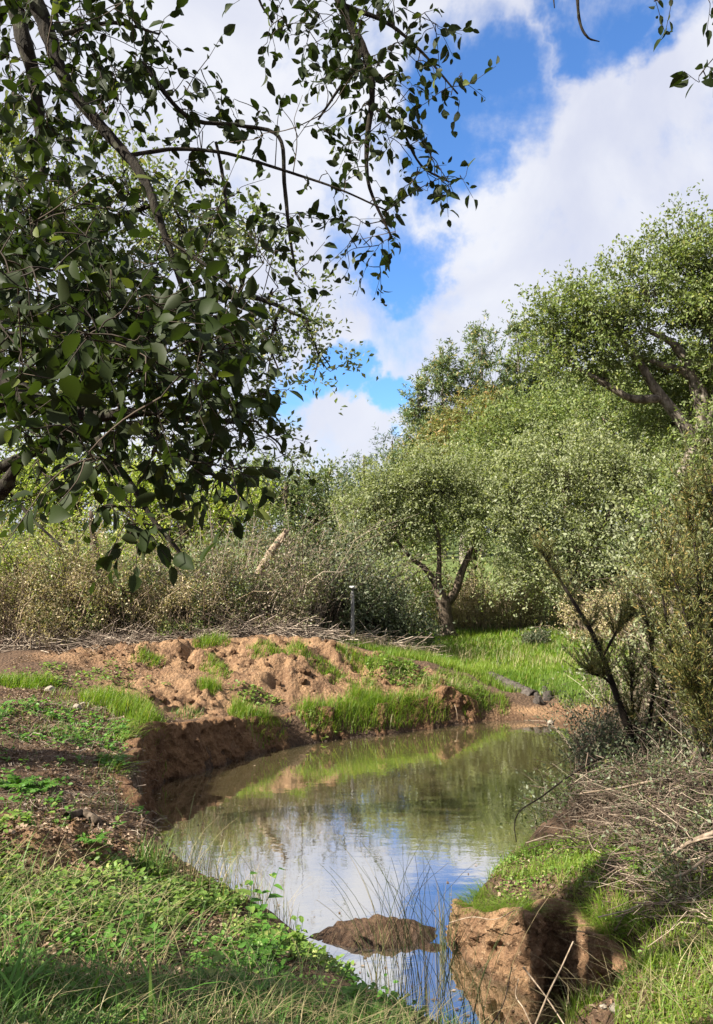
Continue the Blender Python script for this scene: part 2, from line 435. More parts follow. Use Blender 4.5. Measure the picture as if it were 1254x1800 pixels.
pts += [(1.12, 3.76, .2, 0), (1.21, 3.87, .06, 1), (1.13, 3.97, .05, 1), (1.10, 4.10, .05, 1), (1.085, 4.30, .05, 1), (1.02, 4.27, .05, 1), (.965, 4.15, .05, 1), (.925, 4.13, .05, 1), (.86, 4.19, .05, 1), (.70, 4.38, .06, 1),
        (.57, 4.64, .07, 1), (.56, 4.82, .12, 1), (.68, 5.08, .2, 0)]
pts += [(*atz(px, py, 0)[:2], wd, c) for px, py, wd, c in [(850, 1555, .22, 0), (900, 1520, .25, 0), (965, 1455, .3, 0), (985, 1390, .4, 0), (1005, 1330, .6, 0)]]
pts = np.array(pts, float)
PO = spline(np.vstack([pts, pts[:1]])[:, :2], 5)[:-1]
PW = np.interp(np.arange(len(PO)) / 5.0, np.arange(len(pts) + 1), np.append(pts[:, 2], pts[0, 2]))
PC = np.interp(np.arange(len(PO)) / 5.0, np.arange(len(pts) + 1), np.append(pts[:, 3], pts[0, 3]))


def pond_sdf(x, y):
    """signed distance to the shore (positive on land) and bank width there"""
    x = np.asarray(x, float).ravel(); y = np.asarray(y, float).ravel()
    best = np.full(len(x), 1e9); bw = np.zeros(len(x)); inside = np.zeros(len(x), bool)
    A = PO; B = np.roll(PO, -1, 0)
    for i in range(len(A)):
        ax, ay = A[i]; bx, by = B[i]; ex, ey = bx - ax, by - ay; l2 = ex * ex + ey * ey + 1e-12
        tt = np.clip(((x - ax) * ex + (y - ay) * ey) / l2, 0, 1)
        d = np.hypot(x - ax - tt * ex, y - ay - tt * ey); k = d < best
        best = np.where(k, d, best); bw = np.where(k, PW[i] * (1 - tt) + PW[(i + 1) % len(PO)] * tt, bw)
        if by != ay:
            c = ((ay > y) != (by > y)) & (x < ex * (y - ay) / (by - ay) + ax); inside ^= c
    return np.where(inside, -best, best), bw


CP = [(*atz(px, py, z)[:2], z) for px, py, z in
      [(100, 1500, .64), (300, 1565, .36), (430, 1600, .26), (200, 1620, .6), (50, 1760, .7), (400, 1750, .55), (600, 1790, .42), (230, 1430, .48), (100, 1400, .64),
       (0, 1300, .74), (100, 1250, .72), (250, 1290, .52), (520, 1650, .24)]]
CP += [(-3.6, 10.2, .84), (-2.5, 10.4, .97), (-1.3, 10.5, .95), (-.4, 10.6, .90), (.3, 10.9, .78), (1.0, 10.9, .58), (-1.6, 8.5, .36), (-.8, 9.2, .30), (0, 9.6, .27), (.8, 10.0, .25),
       (1.4, 10.4, .33), (-3, 13, .6), (0, 13, .45), (3, 13, .20), (1.95, 11, .26), (2.2, 17, .10), (5, 17, .3), (-2, 17, .5), (2.5, 10.5, .2), (3.5, 11, .28), (2.8, 9.3, .22), (2.6, 8, .36), (2.4, 6.6, .46), (2.0, 5.2, .58),
       (1.35, 5.5, .34), (1.1, 4.8, .37), (.75, 4.75, .26), (.62, 4.7, .17), (.85, 4.3, .40), (.95, 4.2, .40), (1.15, 4.2, .38), (1.25, 3.6, .46), (1.35, 2.9, .55), (2.5, 4, .75), (4, 7, .85), (3, 2.5, .8), (-2.4, 5.5, .68), (-2, 6.5, .58), (-1.85, 7.3, .48), (-3, 7.5, .8),
       (-4.5, 8, .9), (-4, 5, .95), (-3, 3, .9), (0, 2, .66), (0, 0, .75), (-1.5, 2, .76), (.5, 3.1, .38), (1.0, 3.3, .26), (.35, 3.65, .19), (.75, 3.35, .22), (1.6, 1.5, .7), (0, 20, .25), (4, 21, .4), (-10, 15, 1.0), (9, 15, 1.2), (9, 8, 1.2), (-9, 8, 1.0), (-8, 0, 1.1), (8, 0, 1.0), (0, -6, .9),
       (0, 34, .9), (16, 30, 2.0), (-16, 30, 1.8)]
CP = np.array(CP)
_K = np.linalg.norm(CP[:, None, :2] - CP[None, :, :2], axis=-1) - .08 * np.eye(len(CP))
_A = np.block([[_K, np.ones((len(CP), 1))], [np.ones((1, len(CP))), np.zeros((1, 1))]])
_w = np.linalg.solve(_A, np.append(CP[:, 2], 0))


def land(x, y):
    x = np.asarray(x, float); y = np.asarray(y, float)
    xc, yc = np.clip(x, -16, 16), np.clip(y, -7, 34)
    z = np.full(x.shape, _w[-1])
    for (cx, cy, _), wt in zip(CP, _w): z = z + wt * np.hypot(xc - cx, yc - cy)
    return z


def ell(x, y, cx, cy, rx, ry): return np.exp(-(((x - cx) / rx) ** 2 + ((y - cy) / ry) ** 2))


def clayness(x, y):
    m = np.zeros(np.shape(x))
    for cx, cy, rx, ry in ((-2.6, 10.15, 1.3, .75), (-1.2, 10.2, 1.3, .75), (-.1, 10.3, 1.1, .7), (.9, 10.4, .6, .4), (-1.75, 4.55, .55, .42), (-1.9, 8.9, .9, .5), (2.35, 9.95, .8, .45)):
        m = np.maximum(m, ell(x, y, cx, cy, rx, ry))
    return m


def height(x, y):
    x = np.asarray(x, float); y = np.asarray(y, float); sh = x.shape
    s, bw = pond_sdf(x, y); s = s.reshape(sh); bw = bw.reshape(sh)
    s2 = s + (fbm(x * 6, y * 6, seed=3) - .5) * .06 * np.clip((bw - .06) / .1, 0, 1)
    L = land(x, y)
    cn = clayness(x, y); near = np.clip(1.6 - np.abs(y - 6) / 14, .15, 1)
    lump = (np.abs(fbm(x * 2.6, y * 2.6, seed=5, oct=5) - .5) * 2)
    L = L + cn * (lump - .22) * .20 + cn * (fbm(x * 3.1, y * 3.1, seed=9, oct=5) - .5) * .38 + cn * (.5 - np.abs(fbm(x * 7, y * 7, seed=55, oct=4) - .5) * 3) * .05 + cn * (fbm(x * 11, y * 11, seed=57, oct=2) - .5) * .13 + (fbm(x * 1.3, y * 1.3, seed=21) - .5) * .12 * near + (fbm(x * 9, y * 9, seed=31, oct=3) - .5) * .05 * near
    L = np.maximum(L, .05)
    sb = .035 + np.clip((.13 - bw) / .06, 0, 1) * .07
    k = np.clip((s2 - sb) / np.maximum(bw, .03), 0, 1); k = 1 - (1 - k) ** 2
    bed = -np.minimum(.55, .02 + np.maximum(-s2, 0) * np.where(bw > .55, .07, np.where(bw > .3, .22, .6)))
    bed = np.maximum(bed, -.05 - .5 * (1 - ell(x, y, .80, 3.95, .42, .50)) ** 2)
    z = np.where(s2 > sb, bed * (1 - k) + L * k, bed)
    isl = np.clip(1.12 - np.sqrt(((x - .13) / .40) ** 2 + ((y - 4.80) / .17) ** 2) + (fbm(x * 9, y * 9, seed=44) - .5) * .35, 0, 1)
    z = np.maximum(z, -.09 + .20 * np.sqrt(isl) * (1 + .5 * (fbm(x * 25, y * 25, seed=47) - .5)))
    isl2 = np.clip(1 - np.sqrt(((x - .44) / .15) ** 2 + ((y - 4.66) / .06) ** 2), 0, 1)
    z = np.maximum(z, -.05 + .08 * np.sqrt(isl2))
    return z


def axis(lo, hi, fine_lo, fine_hi, d0, g):
    a = list(np.arange(fine_lo, fine_hi, d0)); d = d0
    while a[-1] < hi: d *= g; a.append(a[-1] + d)
    d = d0
    while a[0] > lo: d *= g; a.insert(0, a[0] - d)
    return np.array(a)


gx = axis(-400, 400, -2.6, 2.6, .027, 1.075)
gy = np.array(list(np.arange(2.5, 6.0, .025)) + list(np.arange(6.0, 11.4, .034)))
d = .03; ext = []
y_ = gy[-1]
while y_ < 900: d *= 1.10; y_ += d; ext.append(y_)
d = .022; pre = []; y_ = gy[0]
while y_ > -60: d *= 1.2; y_ -= d; pre.insert(0, y_)
gy = np.concatenate([pre, gy, ext])
X, Yg = np.meshgrid(gx, gy)
Z = height(X, Yg)


def hz(x, y):
    x = np.asarray(x, float); y = np.asarray(y, float)
    i = np.clip(np.searchsorted(gx, x) - 1, 0, len(gx) - 2); j = np.clip(np.searchsorted(gy, y) - 1, 0, len(gy) - 2)
    fx = (x - gx[i]) / (gx[i + 1] - gx[i]); fy = (y - gy[j]) / (gy[j + 1] - gy[j])
    return (Z[j, i] * (1 - fx) + Z[j, i + 1] * fx) * (1 - fy) + (Z[j + 1, i] * (1 - fx) + Z[j + 1, i + 1] * fx) * fy


def gnd(px, py):
    """where the line of sight through a photo pixel meets the ground"""
    d = ray(px, py); ts = np.arange(1.5, 40, .01)
    p = np.array([0, 0, CAMZ]) + ts[:, None] * d
    k = np.argmax(p[:, 2] < np.maximum(hz(p[:, 0], p[:, 1]), 0)); return p[k]


S_, BW_ = pond_sdf(X, Yg); S_ = S_.reshape(X.shape)
nx, ny = len(gx), len(gy)
mb = MB(); i = np.arange(ny - 1)[:, None] * nx + np.arange(nx - 1)[None]
mb.add(np.stack([X, Yg, Z], -1), np.stack([i, i + 1, i + nx + 1, i + nx], -1).reshape(-1, 4))
ground = mb.build('ground', M['ground'], smooth=True); tag(ground, kind='structure')
cl_ = clayness(X, Yg)
grassy = np.maximum.reduce([ell(X, Yg, 2.8, 14.5, 3.4, 3.6) * 1.3, ell(X, Yg, .6, 12.6, 1.5, .8), ell(X, Yg, 2.4, 3.2, 1.3, 1.1) * .7, ell(X, Yg, -1.4, 2.6, 1.2, .8) * .6, (Yg > 15) * .9, ell(X, Yg, 3.4, 10.7, .6, .6)])
wet = np.clip(1 - (Z - .01) / .09, 0, 1) * np.clip(1.6 - np.abs(S_) / .6, 0, 1)
wet = np.maximum(wet, ell(X, Yg, .13, 4.8, .6, .4) * .55)
a_ = ground.data.attributes.new('mask', 'FLOAT_VECTOR', 'POINT')
a_.data.foreach_set('vector', np.stack([np.clip(cl_ * 1.5 + (ell(X, Yg, .13, 4.8, .5, .3)) * .4, 0, 1) , np.clip(grassy, 0, 1), wet], -1).astype(np.float32).ravel())

# water sheet
wx = np.arange(-2.6, 3.3, .05); wy = np.arange(2.9, 11.0, .05); XX, YY = np.meshgrid(wx, wy)
mb = MB(); i = np.arange(len(wy) - 1)[:, None] * len(wx) + np.arange(len(wx) - 1)[None]
mb.add(np.stack([XX, YY, 0 * XX], -1), np.stack([i, i + 1, i + len(wx) + 1, i + len(wx)], -1).reshape(-1, 4))
water = mb.build('water', M['water'], smooth=True); tag(water, kind='structure')
a_ = water.data.attributes.new('depth', 'FLOAT', 'POINT'); a_.data.foreach_set('value', np.maximum(-hz(XX, YY), 0).astype(np.float32).ravel())

# cut banks: the steep earth faces round the pond, children of the ground
PF = []; PN = []
cs = np.cumsum(np.append(0, np.linalg.norm(np.roll(PO, -1, 0) - PO, axis=1))); tot = cs[-1]
u = np.arange(0, tot, .011); LIPS = []
fx = np.interp(u, cs, np.append(PO[:, 0], PO[0, 0])); fy = np.interp(u, cs, np.append(PO[:, 1], PO[0, 1])); fc = np.interp(u, cs, np.append(PC, PC[0]))
tx, ty = np.gradient(fx), np.gradient(fy)
ker = np.ones(9) / 9
tx, ty = np.convolve(tx, ker, 'same'), np.convolve(ty, ker, 'same'); ln = np.hypot(tx, ty); nxo, nyo = ty / ln, -tx / ln
area = .5 * np.sum(PO[:, 0] * np.roll(PO[:, 1], -1) - np.roll(PO[:, 0], -1) * PO[:, 1])
if area < 0: nxo, nyo = -nxo, -nyo          # outwards, away from the water
runs = []; k0 = None
for q in range(len(u)):
    if fc[q] > .5 and k0 is None: k0 = q
    if (fc[q] <= .5 or q == len(u) - 1) and k0 is not None:
        if q - k0 > 20: runs.append((k0, q))
        k0 = None
for a, b in runs:
    sl = slice(a, b); n = b - a; rows = 46
    x0, y0, ox, oy = fx[sl], fy[sl], nxo[sl], nyo[sl]
    far = x0.mean() < .4; tl = .15 if far else .02; top = hz(x0 + ox * ((.2 if far else .12) + tl), y0 + oy * ((.2 if far else .12) + tl)) - (.02 if far else 0); top = top if far else land(x0 + ox * .08, y0 + oy * .08); top = np.convolve(np.pad(top, 6, 'edge'), np.ones(13) / 13, 'valid')
    top = np.maximum(top, .03)
    v = np.linspace(0, 1, rows)[:, None]
    top = top + (fbm(x0 * 7, y0 * 7, seed=97) - .5) * (.09 if far else .05)
    zz = -.14 + (top + .16)[None] * np.minimum(v / .86, 1)
    over = np.maximum(v - .86, 0) / .14
    taper = np.minimum(1, np.minimum(np.arange(n), n - 1 - np.arange(n)) / 12.)[None]
    slump = .22 * np.clip(vn(x0 * 1.9 + 3, y0 * 1.9, seed=78) - .35, 0, 1)[None] if far else 0
    off = slump * np.minimum(v / .86, 1) ** 1.2 + tl * np.minimum(v / .86, 1) ** 1.5 + over * (.17 if far else .15)
    XX, YY = x0[None] + 0 * v, y0[None] + 0 * v
    dsp = ((fbm(XX * 9, YY * 9, zz * 7, seed=61, oct=5) - .5) * .16 if far else (fbm(XX * 15, YY * 15, zz * 15, seed=61, oct=5) - .5) * .06) + (fbm(XX * 24, YY * 24, zz * 16, seed=71, oct=3) - .5) * .06 + (.07 * (vn(XX * 3, YY * 3, seed=77) - .5) if far else 0)
    if not far: dsp = dsp + (np.abs(fbm(XX * 13, YY * 13, zz * 10, seed=83, oct=3) - .5) - .1) * .08 + (vn(XX * 3, YY * 3, zz * 24, seed=85) - .5) * .03 + (.5 - np.abs(fbm(XX * 38, YY * 38, zz * 38, seed=87, oct=3) - .5) * 4) * .022
    pit = vn(XX * 17, YY * 17, zz * 17, seed=81); dsp = dsp + np.clip(pit - .72, 0, 1) * (.22 if far else .16)
    off = off + dsp * taper * (1 - over * .7)
    zz = zz + over * (-.012 + (fbm(XX * 14, YY * 14, seed=91) - .5) * (.03 if far else .06)) - over ** (3 if far else 1.5) * .06
    LIPS.append((far, x0 + ox * (tl + .05), y0 + oy * (tl + .05), ox, oy))
    zz = zz - (1 - taper) * .10
    VV = np.stack([XX + ox[None] * off, YY + oy[None] * off, zz], -1)
    i = np.arange(rows - 1)[:, None] * n + np.arange(n - 1)[None]
    mb = MB(); mb.add(VV, np.stack([i, i + 1, i + n + 1, i + n], -1).reshape(-1, 4))
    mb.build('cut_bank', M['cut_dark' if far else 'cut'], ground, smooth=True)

LEAFK = 2.5
CROWN = [((-4.6, 2.6, 5.6, 1.9, 2.2, 1.5), 210), ((-4.6, 4.6, 5.2, 1.6, 1.6, 1.3), 110), ((-2.2, 2.0, 5.8, 1.5, 1.6, .8), 110), ((-5.2, 1.0, 5.0, 1.6, 1.6, 1.4), 100), ((-6.6, 3.4, 4.8, 1.5, 1.7, 1.2), 120)]

# ------------------------------------------------------------------ trees
def wob(a, b, k=6, amp=.08, sag=0.0):
    """a gently crooked path from a to b"""
    a = np.asarray(a, float); b = np.asarray(b, float); t = np.linspace(0, 1, k)[:, None]
    L = np.linalg.norm(b - a); n = rng.normal(size=(k, 3)) * amp * L * .5; n[0] = n[-1] = 0
    n[1:-1] = (n[1:-1] + n[:-2] + n[2:]) / 2
    P = a * (1 - t) + b * t + n; P[:, 2] += sag * L * (t[:, 0] * (1 - t[:, 0])) * 4
    return P


def lobe_pts(lb, n, low=-.55, shell=.42):
    c = np.array(lb[:3]); r = np.array(lb[3:6]); d = rnd_unit(n * 3); d = d[d[:, 2] > low - rng.random(len(d)) * .3][:n]
    q = d * 3.1 + c; bump_ = .58 + .85 * vn(q[:, 0], q[:, 1], q[:, 2], seed=7)
    P = c + d * r * (rng.random(len(d)) ** shell * bump_)[:, None]
    s = 2.6 / max(r.mean(), .2) ** .5; keep = vn(P[:, 0] * s, P[:, 1] * s, P[:, 2] * s, seed=8) > .42
    return P[keep] if keep.sum() > 3 else P


def clump_leaves(mb, C, crad, per, size, mat_hex=False, up=.55, flat=.75, wid=.5, ctr=None, shoots=5):
    """each clump is a handful of leafy shoots growing outwards from its centre"""
    n = len(C); per = per // shoots * shoots; tot = n * per; ns = n * shoots
    cr = crad * rng.uniform(.5, 1.5, n); out = np.zeros((n, 3)) if ctr is None else unit(C - ctr)
    sd = unit(rng.normal(size=(ns, 3)) * .75 + np.repeat(out, shoots, 0) * .75 + np.array([0, 0, .25]))
    so = np.repeat(C, shoots, 0) + rng.normal(size=(ns, 3)) * np.repeat(cr, shoots)[:, None] * .28
    sl = np.repeat(cr, shoots) * rng.uniform(.8, 2.0, ns); q = per // shoots; k = np.repeat(np.arange(ns), q)
    u_ = rng.random(tot) ** .8; o = rng.normal(size=(tot, 3)); droop = np.array([0, 0, -.22]) * (u_ ** 2)[:, None] * sl[k][:, None]
    P = so[k] + sd[k] * (u_ * sl[k])[:, None] + droop + o * (np.repeat(cr, per) * .15 * (1.15 - .6 * u_))[:, None]
    nr = unit(sd[k] * .3 + np.array([0, 0, up]) + rng.normal(size=(tot, 3)) * .6)
    ax = unit(sd[k] * .5 + rng.normal(size=(tot, 3)) * .6); nr = unit(nr - ax * np.sum(nr * ax, 1, keepdims=True))
    L = size * rng.uniform(.55, 1.25, tot)
    A = np.stack([rng.random(tot), np.clip(rng.random(n)[k // shoots] * .6 + rng.random(ns)[k] * .5, 0, 1), rng.random(tot)], -1)
    (leaf_hex if mat_hex else leaf_quads)(mb, P, ax, nr, L, L * wid * rng.uniform(.8, 1.2, tot), A)


def tree(name, label, trunk, lobes, leafm, barkm, n_clump, crad, per, size, limbs=(), hexl=False, wid=.5, low=-.55, twig_r=.008, limb_r=.5, shell=.42, cat='tree', fork=(.45, 1.0), group=None, flat=.75, limb_amp=.10, limbm=None):
    """trunk: (x,y,z,r) points; lobes: ellipsoids of the crown; limbs: extra hand-placed limbs"""
    trunk = np.array(trunk, float); root = thing(name, label, cat, trunk[0, :3], group)
    mb = MB(); P = spline(trunk[:, :3], 5); R = np.interp(np.linspace(0, 1, len(P)), np.linspace(0, 1, len(trunk)), trunk[:, 3])
    R[:2] *= 1.35; tube(mb, P, R, 9, .10); mb.build('trunk', barkm, root, True)
    heads = []
    for lm in limbs:
        lm = np.array(lm, float); Q = spline(lm[:, :3], 5); RR = np.interp(np.linspace(0, 1, len(Q)), np.linspace(0, 1, len(lm)), lm[:, 3])
        mb = MB(); tube(mb, Q, RR, 7, .12); mb.build('limb', limbm or barkm, root, True); heads.append((Q, RR))
    n_clump = int(n_clump * 1.15); crad *= 1.05; per = int(per * 1.0); size *= 1.06; twigs = MB(); crown = MB(); vol = np.array([lb[3] * lb[4] * lb[5] for lb in lobes]) ** .75; vol /= vol.sum()
    for lb, vv in zip(lobes, vol):
        C = lobe_pts(lb, max(3, int(n_clump * vv)), low, shell)
        c = np.array(lb[:3])
        k = int(rng.uniform(*fork) * (len(P) - 1)); a = P[k]
        if heads:
            pool = [(np.linalg.norm(h[0] - c, axis=1).min(), h) for h in heads]; dmin, h = min(pool, key=lambda t: t[0])
            q = int(np.argmin(np.linalg.norm(h[0] - c, axis=1)))
            if dmin < np.linalg.norm(a - c): a = h[0][q]; k = None
        Q = spline(wob(a, c + np.array([0, 0, -.1 * lb[5]]), 5, limb_amp, -.05), 3)
        r0 = (R[k] * limb_r if k is not None else h[1][q] * .8)
        RR = np.linspace(r0, max(twig_r * 1.3, r0 * .3), len(Q))
        mb = MB(); tube(mb, Q, RR, 6, .1); mb.build('limb', limbm or barkm, root, True)
        # twigs from the limb out to each clump
        ti = (rng.uniform(.3, 1, len(C)) * (len(Q) - 1)).astype(int); s = Q[ti]; n = len(C)
        tt = np.linspace(0, 1, 4)[None, :, None]; mid = rng.normal(size=(n, 4, 3)) * .06 * np.linalg.norm(C - s, axis=1)[:, None, None]; mid[:, 0] = 0
        TP = s[:, None] * (1 - tt) + C[:, None] * tt + mid; TP[:, 1:3, 2] -= .05
        tubes_batch(twigs, TP, np.linspace(1, .35, 4)[None] * twig_r * rng.uniform(.7, 1.4, n)[:, None], 3)
        clump_leaves(crown, C, crad, per, size, hexl, wid=wid, ctr=c)
    tag(twigs.build('twigs', M['twig_dark'], root), kind='stuff')
    crown.build('crown', leafm, root)
    return root


def L6(px, py, Y, rx, rz, ry=None):
    """crown lobe from photo pixels: centre, half width, half height (px) at depth Y"""
    c = at(px, py, Y); k = Y / FPX; return (*c, rx * k, (ry if ry else (rx * .5 + rz * .5) * k), rz * k)


def tp(px, py, Y, wpx): return (*at(px, py, Y), wpx * .5 * Y / FPX)


def on(x, y, dz=0): return np.array([x, y, float(hz(x, y)) + dz])


# far wood and the tall trees behind
eu = [(735, 668, 38, 24, 150), (778, 605, 38, 27, 200), (848, 580, 38, 32, 210), (912, 562, 40, 34, 210), (968, 575, 40, 34, 190)]
eul = ['slim dark eucalyptus, lowest and leftmost of the tall row', 'slim eucalyptus with a pointed top, second of the tall row', 'tall feathery eucalyptus in the middle of the back row',
       'tallest round-topped eucalyptus of the back row', 'tall eucalyptus half hidden behind the cork oak crown']
for (px, py, Y, rx, hh), lb in zip(eu, eul):
    x = at(px, py, Y)[0]; b = on(x, Y)
    lob = [L6(px, py + 30, Y, rx * .8, 34), L6(px + 3, py + 90, Y, rx * 1.2, 50), L6(px - 8, py + 170, Y, rx * 1.5, 60), L6(px + 18, py + 150, Y, rx * 1.2, 50), L6(px, py + 240, Y, rx * 1.8, 60)]
    tree('eucalyptus_tree', lb, [(*b, .16), (*at(px, 900, Y), .12), (*at(px, py + 10, Y), .03)], lob, M['euca'], M['bark_pale'], 260, .38, 110, .19, wid=.28, twig_r=.012, group='tall eucalyptus row behind the pond', low=-1, limb_r=.3)
lob = [L6(800, 775, 33, 50, 60), L6(770, 810, 33, 50, 60), L6(845, 745, 33, 55, 50), L6(830, 830, 33, 60, 60)]
tree('eucalyptus_tree', 'bushy eucalyptus with orange-brown dying leaves below the tall row', [(*on(at(815, 0, 33)[0], 33), .2), (*at(815, 850, 33), .12), (*at(815, 720, 33), .04)], lob, M['euca_b'], M['bark_pale'], 230, .52, 110, .15, wid=.3, twig_r=.012)
for (px, py, Y, r, lb) in [(690, 775, 46, 30, 'far dark pine just left of the tall row'), (640, 800, 50, 28, 'far pine with a ragged top rising over the wood'), (610, 830, 55, 28, 'far low pine at the bottom of the sky gap'),
                           (565, 850, 60, 40, 'far dark pine close behind the left oak'), (715, 820, 44, 34, 'far pine in front of the ragged one, right of the gap')]:
    lob = [L6(px, py + 18, Y, r * .7, 22), L6(px - r * .4, py + 50, Y, r, 24), L6(px + r * .5, py + 70, Y, r * 1.1, 30), L6(px, py + 105, Y, r * 1.3, 36)]
    x = at(px, py, Y)[0]
    tree('pine_tree', lb, [(*on(x, Y), .2), (*at(px, 880, Y), .16), (*at(px, py, Y), .04)], lob, M['pine'], M['bark_brown'], 70, .6, 70, .24, wid=.22, twig_r=.02, group='far pines beyond the wood', low=-1, limb_r=.3)
# a far wood closing the view, one mass
mb = MB(); n = 420; xx = rng.uniform(-30, 34, n); yy = rng.uniform(52, 70, n)
C = np.stack([xx, yy, np.zeros(n)], -1); C[:, 2] = hz(xx, yy) + rng.random(n) ** .7 * 4.6; clump_leaves(mb, C, 1.5, 55, .42)
tag(mb.build('far_wood', M['pine']), 'dark far wood seen low between the trunks', 'wood', kind='stuff')

# second-row trees
tree('oak_tree', 'pale green tree crown behind the big rounded one at right', [(*on(5.9, 20), .16), (5.9, 20, 2.6, .15), (5.8, 20, 4.6, .07)],
     [L6(960, 745, 20.0, 105, 62), L6(1060, 725, 20.0, 100, 60), L6(880, 785, 20.0, 75, 70), L6(1145, 790, 20.0, 80, 80), L6(1010, 840, 20.0, 150, 90)], M['cork'], M['bark_brown'], 620, .36, 75, .08, twig_r=.009)
tree('oak_tree', 'yellow-green tree crown filling the gap above the single trunk', [(*on(3.2, 22), .15), (3.2, 22, 2.4, .14), (3.3, 22, 4.6, .06)],
     [L6(760, 850, 22.0, 85, 62), L6(850, 830, 22.0, 85, 75), L6(700, 900, 22.0, 70, 60), L6(900, 900, 22.0, 100, 90), L6(800, 930, 22.0, 110, 80)], M['cork'], M['bark_brown'], 560, .38, 75, .085, twig_r=.009)
tree('oak_tree', 'yellow-green crown showing between the bare limbs of the cork oak', [(*on(9.2, 19), .16), (9.2, 19, 3.0, .14), (9.1, 19, 5.2, .06)],
     [L6(1190, 690, 19, 80, 60), L6(1270, 660, 19, 90, 90), L6(1240, 770, 19, 90, 60), L6(1180, 790, 19, 70, 60), L6(1290, 860, 19, 90, 80), L6(1200, 880, 19, 80, 60)], M['cork'], M['bark_brown'], 560, .36, 75, .08, twig_r=.009)
tree('oak_tree', 'leafy crown bridging the eucalyptus row and the cork oak', [(*on(7.0, 25), .16), (7.0, 25, 3.4, .14), (7.0, 25, 6.0, .06)],
     [L6(1010, 720, 25, 60, 50), L6(1070, 690, 25, 60, 50), L6(1130, 720, 25, 70, 60), L6(950, 760, 25, 60, 50)], M['cork'], M['bark_brown'], 460, .45, 75, .10, twig_r=.01)
# the single tree on the grass
Yc = 17.0
tr0 = on(*at(788, 1125, Yc)[:2])
tree('oak_tree', 'small grey-green oak with a forked dark trunk standing on the grass', [(*tr0, .165), tp(784, 1085, Yc, 25), tp(779, 1062, Yc, 24), tp(772, 1040, Yc, 20), tp(764, 1018, Yc, 16)],
     [L6(655, 880, Yc, 62, 52), L6(720, 845, Yc, 75, 55), L6(785, 850, Yc, 62, 60), L6(640, 950, Yc, 42, 40), L6(695, 922, Yc, 70, 45), L6(812, 905, Yc, 50, 45), L6(660, 965, Yc, 42, 26)],
     M['oak_c'], M['bark_brown'], 640, .25, 80, .06, twig_r=.006,
     limbs=[[tp(781, 1066, Yc, 17), tp(800, 1040, Yc, 15), tp(812, 1005, Yc, 13), tp(828, 965, Yc, 9), tp(835, 920, Yc, 5)],
            [tp(768, 1030, Yc, 13), tp(748, 1000, Yc, 10), tp(728, 985, Yc, 8), tp(705, 960, Yc, 5), tp(680, 920, Yc, 4)],
            [tp(770, 1035, Yc, 12), tp(772, 990, Yc, 9), tp(770, 940, Yc, 7), tp(755, 890, Yc, 4)]])
# big rounded pale tree right of centre
Yb = 16.5
tree('willow_tree', 'large rounded pale green leafy tree right of the forked oak', [(*on(at(1030, 0, Yb)[0], Yb), .15), tp(1022, 1080, Yb, 20), tp(1008, 1010, Yb, 16), tp(1000, 930, Yb, 10), tp(990, 860, Yb, 6)],
     [L6(900, 850, Yb, 78, 70), L6(985, 815, Yb, 85, 62), L6(1080, 830, Yb, 85, 66), L6(870, 930, Yb, 55, 60), L6(960, 920, Yb, 100, 75), L6(1070, 930, Yb, 100, 80), L6(1140, 880, Yb, 60, 70), L6(930, 1010, Yb, 70, 50), L6(1030, 1020, Yb, 90, 50), L6(1110, 1010, Yb, 60, 55), L6(1140, 1090, Yb, 60, 60)],
     M['willow'], M['bark_brown'], 1150, .29, 75, .064, twig_r=.006,
     limbs=[[tp(1010, 1015, Yb, 10), tp(960, 960, Yb, 7), tp(920, 900, Yb, 4)], [tp(1012, 1000, Yb, 10), tp(1060, 930, Yb, 7), tp(1090, 860, Yb, 4)]])
# tall cork oak at right with bare pale limbs
Yk = 13.0
lob = [L6(1130, 490, Yk, 75, 55), L6(1215, 450, Yk, 85, 55), L6(1050, 540, Yk, 65, 55), L6(1010, 620, Yk, 60, 42), L6(1110, 580, Yk, 70, 45), L6(1200, 560, Yk, 80, 60), L6(1290, 520, Yk, 90, 90), L6(1060, 660, Yk, 55, 24), L6(1330, 640, Yk, 90, 90), L6(1240, 640, Yk, 50, 40), L6(1340, 440, Yk + .6, 90, 60), L6(1165, 650, Yk + .5, 60, 40), L6(1235, 720, Yk + .7, 70, 50), L6(1100, 640, Yk + .4, 50, 30), L6(1180, 740, Yk + .9, 70, 45), L6(980, 585, Yk, 55, 40), L6(955, 645, Yk, 45, 35), L6(1005, 555, Yk, 55, 40), L6(1050, 600, Yk, 60, 40), L6(1215, 835, Yk - .5, 45, 45), L6(1170, 890, Yk - .5, 45, 40), L6(1245, 770, Yk - .6, 34, 30), L6(1240, 900, Yk - .5, 50, 50)]
